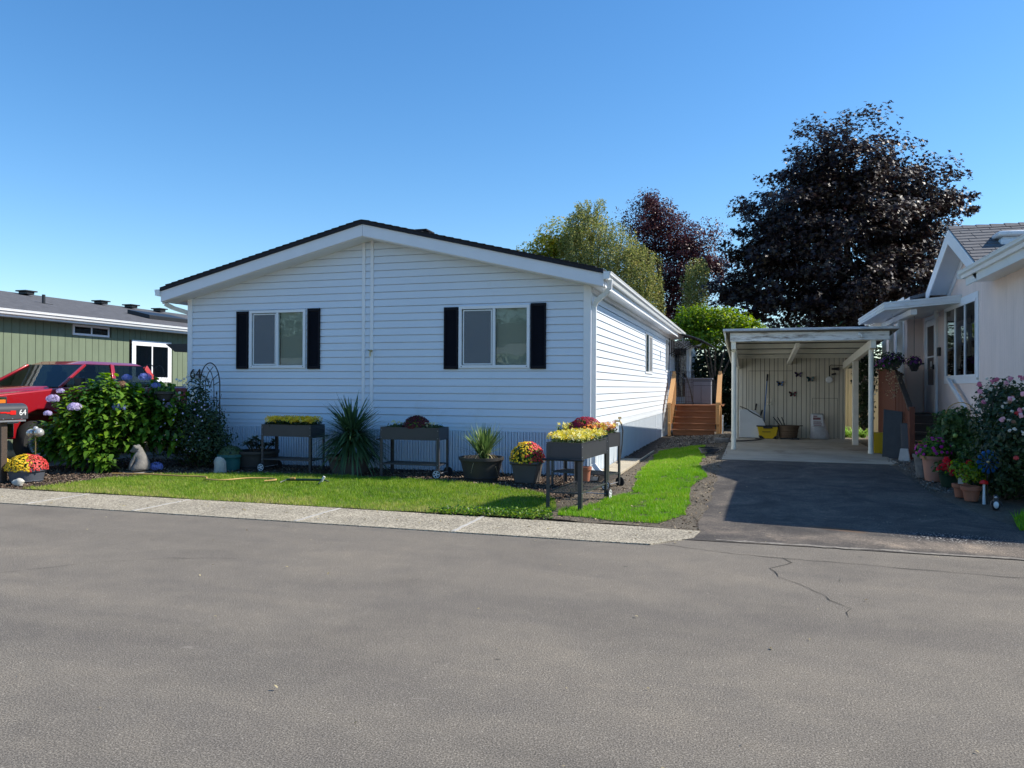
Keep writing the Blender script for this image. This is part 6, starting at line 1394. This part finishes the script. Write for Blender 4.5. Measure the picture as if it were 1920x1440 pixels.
for c in ((5.26, .12, .62), (5.33, .06, .52), (5.28, .08, .78), (5.56, .08, .70)):
    q = MB(); q.ball(c, .032, 12, 8); q.build('tomato', M['unripe'] if 'unripe' in M else M.setdefault('unripe', mat('unripe_tomato', (.28, .38, .08), .35)), tm, smooth=True)
rb = thing('rose_bush', 'big rose bush with pink and cream blossoms at the right edge', 'shrub', (5.6, -1.0, g0(5.6, -1)))
bush(rb, [(5.62, -.95, .95, .42, .62, .55), (5.55, -1.25, .62, .40, .6, .50), (5.66, -.75, 1.28, .32, .5, .34), (5.6, -1.7, .9, .35, .5, .6), (5.55, -1.0, .35, .35, .7, .3)], 11000, M['lf_rose'], .055, up=.3, inner=.45)
stems(rb, (5.65, -1.0, 0), [(5.6+.3*cos(a), -1.1+.5*sin(a), 1.3) for a in np.linspace(0, 6, 9)], .014, 'bark')
def blossoms(parent, pts, m, r):
    for p in pts:
        P = np.array([p]*7)+rng.normal(0, r*.16, (7, 3)); scatter('blossom', M[m], P, np.tile([[-.35, -.9, .3]], (7, 1))+rng.normal(0, .6, (7, 3)), r*rng.uniform(.55, 1.15, 7), parent, tpl=BLOOM, rnd=np.clip(rng.uniform(0, 1)+rng.normal(0, .25, 7), 0, 1))
ff = Vector((-.33, -.94, 0))
def onbush(n, zlo, zhi, xlo=5.25, xhi=5.95): 
    out = []
    while len(out) < n:
        x = random.uniform(xlo, xhi); z = random.uniform(zlo, zhi); y = -1.0+(x-5.6)*.3
        for (cx, cy, cz, a, b, c) in [(5.62, -.95, .95, .42, .62, .55), (5.55, -1.25, .62, .40, .6, .50), (5.66, -.75, 1.28, .32, .5, .34), (5.6, -1.7, .9, .35, .5, .6)]:
            e = 1-((x-cx)/a)**2-((z-cz)/c)**2
            if e > 0: y = min(y, cy-b*sqrt(e))
        if y < -1.1 or z > 1.2: out.append((x, y-.02, z))
    return out
blossoms(rb, onbush(30, 1.0, 1.6), 'fl_pink', .055); blossoms(rb, onbush(44, .9, 1.62), 'fl_white', .032); blossoms(rb, onbush(20, .95, 1.5), 'fl_brown', .04); blossoms(rb, onbush(8, .5, 1.3), 'fl_red', .045); blossoms(rb, onbush(8, .4, 1.0), 'fl_pink', .045)
# pinwheel flower
pw = thing('pinwheel_flower', 'blue metal pinwheel flower on a stake among the plants', 'garden ornament', (5.26, -1.55, .05))
c0 = Vector((5.26, -1.60, .56)); q = MB(); q.tube([(5.26, -1.57, .0), (5.26, -1.57, .56)], .006, 6); q.build('stake', M['black'], pw)
q = MB(); q.ball(tuple(c0+Vector((0, -.01, 0))), .022, 12, 8); q.build('hub', M['brass'], pw, smooth=True)
for i in range(12):
    a = i*pi/6; u = Vector((cos(a)*cos(TH), cos(a)*sin(TH), sin(a))); v = Vector((-sin(a)*cos(TH), -sin(a)*sin(TH), cos(a)))
    q = MB(); q.tube([c0+u*.02, c0+u*.07+v*.012, c0+u*.10], .003, 5); p_ = [c0+u*.09-v*.012, c0+u*.13-v*.026+Vector((0, -.02, 0)), c0+u*.15, c0+u*.13+v*.024, c0+u*.09+v*.010]
    q.add(p_+[x_+Vector((.001, .004, 0)) for x_ in p_], [(0, 1, 2, 3, 4), (9, 8, 7, 6, 5)]+[(k, (k+1) % 5, 5+(k+1) % 5, 5+k) for k in range(5)]); q.build('petal', M['blue_paint'], pw)
# penguin ornament
pg = thing('penguin_ornament', 'small black and white penguin ornament on the ground by the side lawn', 'garden ornament', (5.25, -1.95, .03)); pg.scale = (.8, .8, .85)
q = MB(); q.lathe([(.04, 0), (.055, .04), (.055, .09), (.04, .13), (.033, .15), (.036, .175), (.028, .20), (.005, .212)], (5.25, -1.95, .03), 16, 1, .9); q.tube([(5.30, -1.95, .15), (5.33, -1.97, .08)], [.016, .008], 8); q.tube([(5.20, -1.95, .15), (5.175, -1.97, .08)], [.016, .008], 8); q.build('penguin_body', M['black'], pg, smooth=True)
q = MB(); q.ball((5.245, -1.985, .10), (.036, .03, .05), 12, 8); q.ball((5.24, -1.982, .205), (.02, .012, .012), 8, 6); q.build('belly', M['white_plastic'], pg, smooth=True)
q = MB(); q.tube([(5.242, -1.98, .205), (5.238, -2.01, .20)], [.009, .001], 6); q.build('beak', M['fl_orange'], pg)
# toadstool ornaments
for i, (x, y, z, lab) in enumerate(((5.22, -1.58, .30, 'red capped toadstool ornament beside the clay pots'), (5.55, -2.15, .18, 'faded pink toadstool ornament at the foot of the rose bush'))):
    tsd = thing('toadstool', lab, 'garden ornament', (x, y, .04), 0, 'toadstool ornaments'); q = MB(); q.tube([(x, y, .04), (x, y, z)], [.018, .012], 8); q.build('stalk', M['white_plastic'], tsd, smooth=True)
    q = MB(); q.lathe([(.05, z-.01), (.052, z), (.04, z+.022), (.02, z+.035), (.001, z+.04)], (x, y, 0), 14, close=False); q.lathe([(.05, z-.01), (.001, z)], (x, y, 0), 14, close=False); q.build('cap', M['red_plastic'] if i == 0 else M['pink_pot'], tsd, smooth=True)
sc = thing('red_toadstool_stake', 'orange red ornament on a pale stalk at the foot of the porch steps', 'garden ornament', (5.42, 3.05, .12))
q = MB(); q.tube([(5.40, 2.95, .1), (5.40, 2.95, .42)], [.03, .022], 8); q.build('stalk', M['white_plastic'], sc, smooth=True); q = MB(); q.ball((5.40, 2.95, .48), (.075, .075, .055), 14, 8); q.build('cap', M['terracotta'], sc, smooth=True)
# hanging baskets
hbk = thing('hanging_basket', 'hanging basket of purple petunias on the porch cover of the pink house', 'hanging basket', (5.05, 3.9, 1.85))
q = MB(); q.lathe([(.05, 1.80), (.12, 1.84), (.16, 1.93), (.165, 1.97), (.15, 1.97)], (5.07, 3.9, 0), 18, close=False); q.build('basket', M['pot_dark'], hbk, smooth=True)
q = MB()
for a in (0, 2.1, 4.2): q.tube([(5.07+.16*cos(a), 3.9+.16*sin(a), 1.97), (5.07, 3.9, 2.5)], .003, 4)
q.tube([(5.07, 3.9, 2.5), (5.07, 3.9, 2.86)], .006, 6); q.build('chain', M['white_plastic'], hbk)
bush(hbk, [(5.05, 3.9, 2.0, .25, .24, .14), (4.95, 3.85, 1.9, .17, .17, .13)], 800, M['lf_rose'], .05)
P, Nn = dome_pts((5.03, 3.88, 1.92), .25, .20, 55); scatter('blossoms', M['fl_violet'], P, Nn+rng.normal(0, .5, Nn.shape), .042, hbk, tpl=BLOOM); P, Nn = dome_pts((4.9, 3.8, 1.85), .15, .15, 9); scatter('blossoms', M['fl_magenta'], P, Nn, .042, hbk, tpl=BLOOM)
P = np.stack([rng.normal(5.05, .07, 90), rng.normal(3.75, .05, 90), rng.uniform(1.28, 1.85, 90)], 1); scatter('sprays', M['lf_dry'], P, rng.normal(0, 1, (90, 3)), .04, hbk)
bush_ = thing('violet_flower_pot', 'violet flowers on the far side of the porch post', 'blossoms', (5.5, 4.25, 1.8)); bush(bush_, [(5.50, 4.25, 1.95, .12, .12, .14)], 160, M['lf_rose'], .05); P, Nn = dome_pts((5.50, 4.25, 1.93), .13, .14, 36); scatter('blossoms', M['fl_violet'], P, Nn, .055, bush_, tpl=BLOOM)
q = MB(); q.tube([(5.5, 4.25, 2.05), (5.5, 4.25, 2.85)], .004, 4); q.lathe([(.05, 1.78), (.10, 1.9), (.10, 1.92)], (5.5, 4.25, 0), 12); q.build('hanger', M['black'], bush_)
# sunlit daylilies behind the shed corner
dl = thing('daylily_clump', 'sunlit light green strap leaved daylilies behind the carport gap', 'plant', (5.2, 10.4, .1))
for x, y in ((4.98, 10.5), (5.35, 10.3), (5.15, 10.1)):
    spiky(dl, (x, y, .12), 60, .62, M['lf_daylily'], .035, droop=(.3, .9), stem=.01, elev=(.5, 1.0))
# white hydrangea-like vine behind right post
vb = thing('flowering_vine', 'dark vine with small white flowers between the carport post and the red railing', 'shrub', (5.0, 7.4, .1)); bush(vb, [(5.02, 7.3, 1.75, .26, .6, .55), (5.05, 7.6, 1.0, .2, .5, .6)], 2600, M['lf_dark'], .07); P = np.stack([rng.uniform(4.82, 5.2, 60), rng.uniform(6.8, 7.1, 60), rng.uniform(1.3, 2.3, 60)], 1); scatter('blossoms', M['fl_white'], P, rng.normal(0, .5, (60, 3))+[0, -1, 0], .05, vb, tpl=BLOOM)

# ================================================================== trees
def tree(name, label, base, trunk_h, r0, lobes, n, m, s, tpl=LEAF, branch='bark', up=.25, inner=.45, group=None, cat='tree', hang=None, clumps=0, squash=.6):
    t = thing(name, label, cat, base, 0, group); bx, by, bz = base
    q = MB(); tops = []
    top = (bx+random.uniform(-.2, .2), by, bz+trunk_h)
    q.tube([(bx, by, bz-.3), (bx+.05, by, bz+trunk_h*.5), top], [r0*1.25, r0*.9, r0*.6], 12)
    for l in lobes:
        p = Vector(top)*.0+Vector((bx, by, bz+trunk_h*random.uniform(.6, 1))); e = Vector(l[:3]); mid = p.lerp(e, .5)+Vector((0, 0, .1*(e-p).length))
        q.tube([p, mid, e], [r0*.45, r0*.28, r0*.12], 8)
        for k in range(3):
            d = Vector((random.uniform(-1, 1)*l[3], random.uniform(-1, 1)*l[4], random.uniform(-.4, 1)*l[5]))*.8; q.tube([e, e+d*.5+Vector((0, 0, .1)), e+d], [r0*.12, r0*.07, r0*.02], 5)
    q.build('trunk', M[branch], t, smooth=True)
    tot = sum(l[3]*l[4]+l[3]*l[5] for l in lobes); Ps, Ns = [], []
    for (x, y, z, a, b, c) in lobes:
        k = int(n*(a*b+a*c)/tot)
        if clumps:          # leaves gathered in twigs' clumps through the lobe's volume
            cs = clumps; nc = max(12, int(k/cs)); d = rng.normal(0, 1, (nc, 3)); d /= np.linalg.norm(d, axis=1)[:, None]; r_ = rng.uniform(inner, 1.08, nc)
            C = np.array([[x, y, z]])+d*np.array([[a, b, c]])*r_[:, None]; idx = rng.integers(0, nc, k); sc_ = rng.uniform(.14, .30, nc)*min(a, b, c)**.5
            g = np.clip(rng.normal(0, 1, (k, 3)), -1.5, 1.5)*sc_[idx][:, None]*np.array([[1, 1, squash]]); Ps.append(C[idx]+g); Ns.append(d[idx]*.5+np.array([[0, 0, up*3]])+rng.normal(0, .5, (k, 3)))
        else:
            d = rng.normal(0, 1, (k, 3)); d /= np.linalg.norm(d, axis=1)[:, None]; r_ = rng.uniform(inner, 1.05, k); Ps.append(np.array([[x, y, z]])+d*np.array([[a, b, c]])*r_[:, None]); Ns.append(d+np.array([[0, 0, up]])+rng.normal(0, .5, (k, 3)))
    if hang:                # weeping strands
        for (x, y, z, rx, ry, ln, cnt) in hang:
            a = rng.uniform(0, 2*pi, cnt); rr = np.sqrt(rng.uniform(.1, 1, cnt)); X = x+rx*rr*np.cos(a); Y = y+ry*rr*np.sin(a); Z0 = z-rr**2*ln*.3; L_ = ln*rng.uniform(.5, 1.1, cnt)
            kk = 74; tt = np.tile(np.linspace(0, 1, kk), cnt); I = np.repeat(np.arange(cnt), kk)
            Ps.append(np.stack([X[I]+rng.normal(0, .035, cnt*kk)+.14*np.sin(tt*3+I), Y[I]+rng.normal(0, .035, cnt*kk), Z0[I]-tt*L_[I]], 1)); Ns.append(rng.normal(0, 1, (cnt*kk, 3))+[0, 0, .0])
    P, Nn = np.concatenate(Ps), np.concatenate(Ns); k = len(P)
    scatter('crown', M[m], P, Nn, s*rng.uniform(.6, 1.3, k), t, tpl=tpl)
    return t
mx, my = 6.2, 20.2
tree('purple_maple', 'huge dark purple leaved maple towering behind the carport', (6.1, 20.3, 0), 4.2, .32,
     [(6.0, 20, 9.9, 2.7, 2.7, 1.9), (4.2, 19.5, 8.2, 2.4, 2.4, 1.6), (7.8, 20.3, 9.0, 2.2, 2.4, 1.6), (5.8, 19, 7.3, 2.8, 2.6, 1.6), (8.2, 20.6, 7.4, 2.2, 2.2, 1.3), (3.6, 19.3, 5.9, 2.3, 2.2, 1.2), (6.2, 18.6, 5.4, 2.6, 2.2, 1.3), (8.0, 19.6, 5.3, 2.3, 2.2, 1.2), (2.6, 18.9, 4.7, 1.6, 1.6, .75), (9.5, 21, 8.5, 1.2, 1.2, .45), (4.9, 18.6, 4.2, 2.2, 1.8, 1.0), (4.9, 20, 9.9, 1.6, 1.6, 1.1), (2.9, 18.5, 6.6, 1.5, 1.5, .9), (1.9, 18.4, 5.2, 1.1, 1.1, .6), (9.0, 20.5, 6.2, 1.5, 1.5, .9)], 84000, 'lf_maple', .15, tpl=STAR, clumps=64, inner=.3, squash=.45)
tree('yellowing_maple', 'small maple with yellow green leaves behind the roof of the white house', (-7.2, 25.5, 0), 5.2, .16,
     [(-7.7, 25, 7.7, 1.2, 1.2, 1.0), (-6.6, 25, 8.6, 1.3, 1.2, 1.2), (-8.3, 25.2, 7.2, 1.0, 1.0, .9), (-6.3, 25, 7.2, 1.3, 1.2, 1.0), (-7.2, 25, 6.2, 1.5, 1.2, .9)], 20000, 'lf_yellow', .13, tpl=STAR, clumps=45, inner=.2)
tree('weeping_birch', 'weeping birch with hanging yellow green strands behind the white house', (-4.6, 24.0, 0), 6.5, .18,
     [(-5.0, 24, 9.3, .8, .8, .6), (-4.3, 23.6, 8.4, 1.1, 1.0, .7), (-3.4, 23.4, 7.2, 1.0, 1.0, .6)], 5000, 'lf_willow', .08, clumps=30,
     hang=[(-4.7, 23.8, 10.4, 1.0, .6, 1.2, 30), (-4.3, 23.4, 9.4, 1.7, 1.2, 2.6, 80), (-3.0, 23.0, 8.0, 1.8, 1.1, 3.0, 80), (-5.0, 23.8, 9.9, 1.1, .9, 1.8, 50), (-5.4, 23.8, 9.2, 1.1, 1.0, 2.4, 60), (-3.6, 23.2, 8.6, 1.7, 1.2, 3.4, 190), (-2.5, 22.8, 7.0, 1.2, 1.0, 3.2, 140), (-5.6, 24.4, 8.2, 1.0, 1.0, 2.4, 70), (.3, 20.6, 6.9, .5, .4, 3.0, 80)])
tree('purple_plum', 'reddish purple plum tree between the birch and the big dark maple', (-1.6, 26, 0), 5.0, .2,
     [(-1.9, 25.5, 9.3, 1.7, 1.5, 1.3), (-.5, 25.5, 8.2, 1.8, 1.5, 1.3), (-2.6, 25.5, 8.0, 1.3, 1.3, 1.1), (-.9, 25.2, 6.6, 2.0, 1.5, 1.5), (-1.0, 25, 4.6, 2.0, 1.5, 1.6), (-2.2, 25.7, 10.2, .8, .8, .8), (.7, 25.5, 7.2, 1.1, 1.0, .9)], 42000, 'lf_purple', .11, clumps=50, inner=.2, up=.15)
tree('laurel_shrub', 'bright yellow green shrub above the side door canopy', (1.3, 14.9, 0), 1.9, .09,
     [(.65, 14.7, 3.75, .75, .6, .45), (1.35, 14.6, 3.7, .8, .6, .5), (1.9, 14.6, 3.5, .65, .6, .45), (1.0, 14.5, 3.2, .8, .6, .4), (2.4, 14.7, 3.3, .5, .5, .35)], 14000, 'lf_laurel', .10, clumps=26, cat='shrub', inner=.3)
def hedge(name, label, lobes, n, s, m='lf_dark', group=None):
    t = thing(name, label, 'hedge', (lobes[0][0], lobes[0][1], 0), 0, group)
    bush(t, lobes, n, M[m], s, tpl=LEAF6, up=.3, inner=.7); stems(t, (lobes[0][0], lobes[0][1], 0), [(l[0], l[1], l[2]) for l in lobes], .05, 'bark', 'trunk'); return t
hedge('dark_hedge', 'dark evergreen hedge behind the deck and the carport', [(x, 17.2, 1.5, 1.0, .9, 1.6) for x in np.arange(-.3, 4.4, .9)]+[(x, 15.6, 1.5, .7, .5, 1.5) for x in (.9, 1.6, 2.3)], 15000, .15, group='dark hedges behind the houses')
hedge('dark_hedge', 'dark evergreen hedge behind the carport roof, right of the other hedge', [(x, 15.0, 1.6, 1.0, .9, 1.7) for x in np.arange(2.8, 8.2, .9)], 11000, .16, group='dark hedges behind the houses')
hedge('dark_hedge', 'low dark hedge far behind the white house', [(x, 28, 2.0, 1.6, 1.2, 2.2) for x in np.arange(-9, 9, 1.5)], 9000, .22, group='dark hedges behind the houses')
hedge('added_street_trees', 'unseen dark tree line added across the street to mute the front window reflections', [(x, -44, 4.0, 3.5, 2.5, 4.6+sin(x)*.8) for x in np.arange(-48, 8, 4.0)], 26000, .3)  # tree row added out of view to darken what the windows mirror
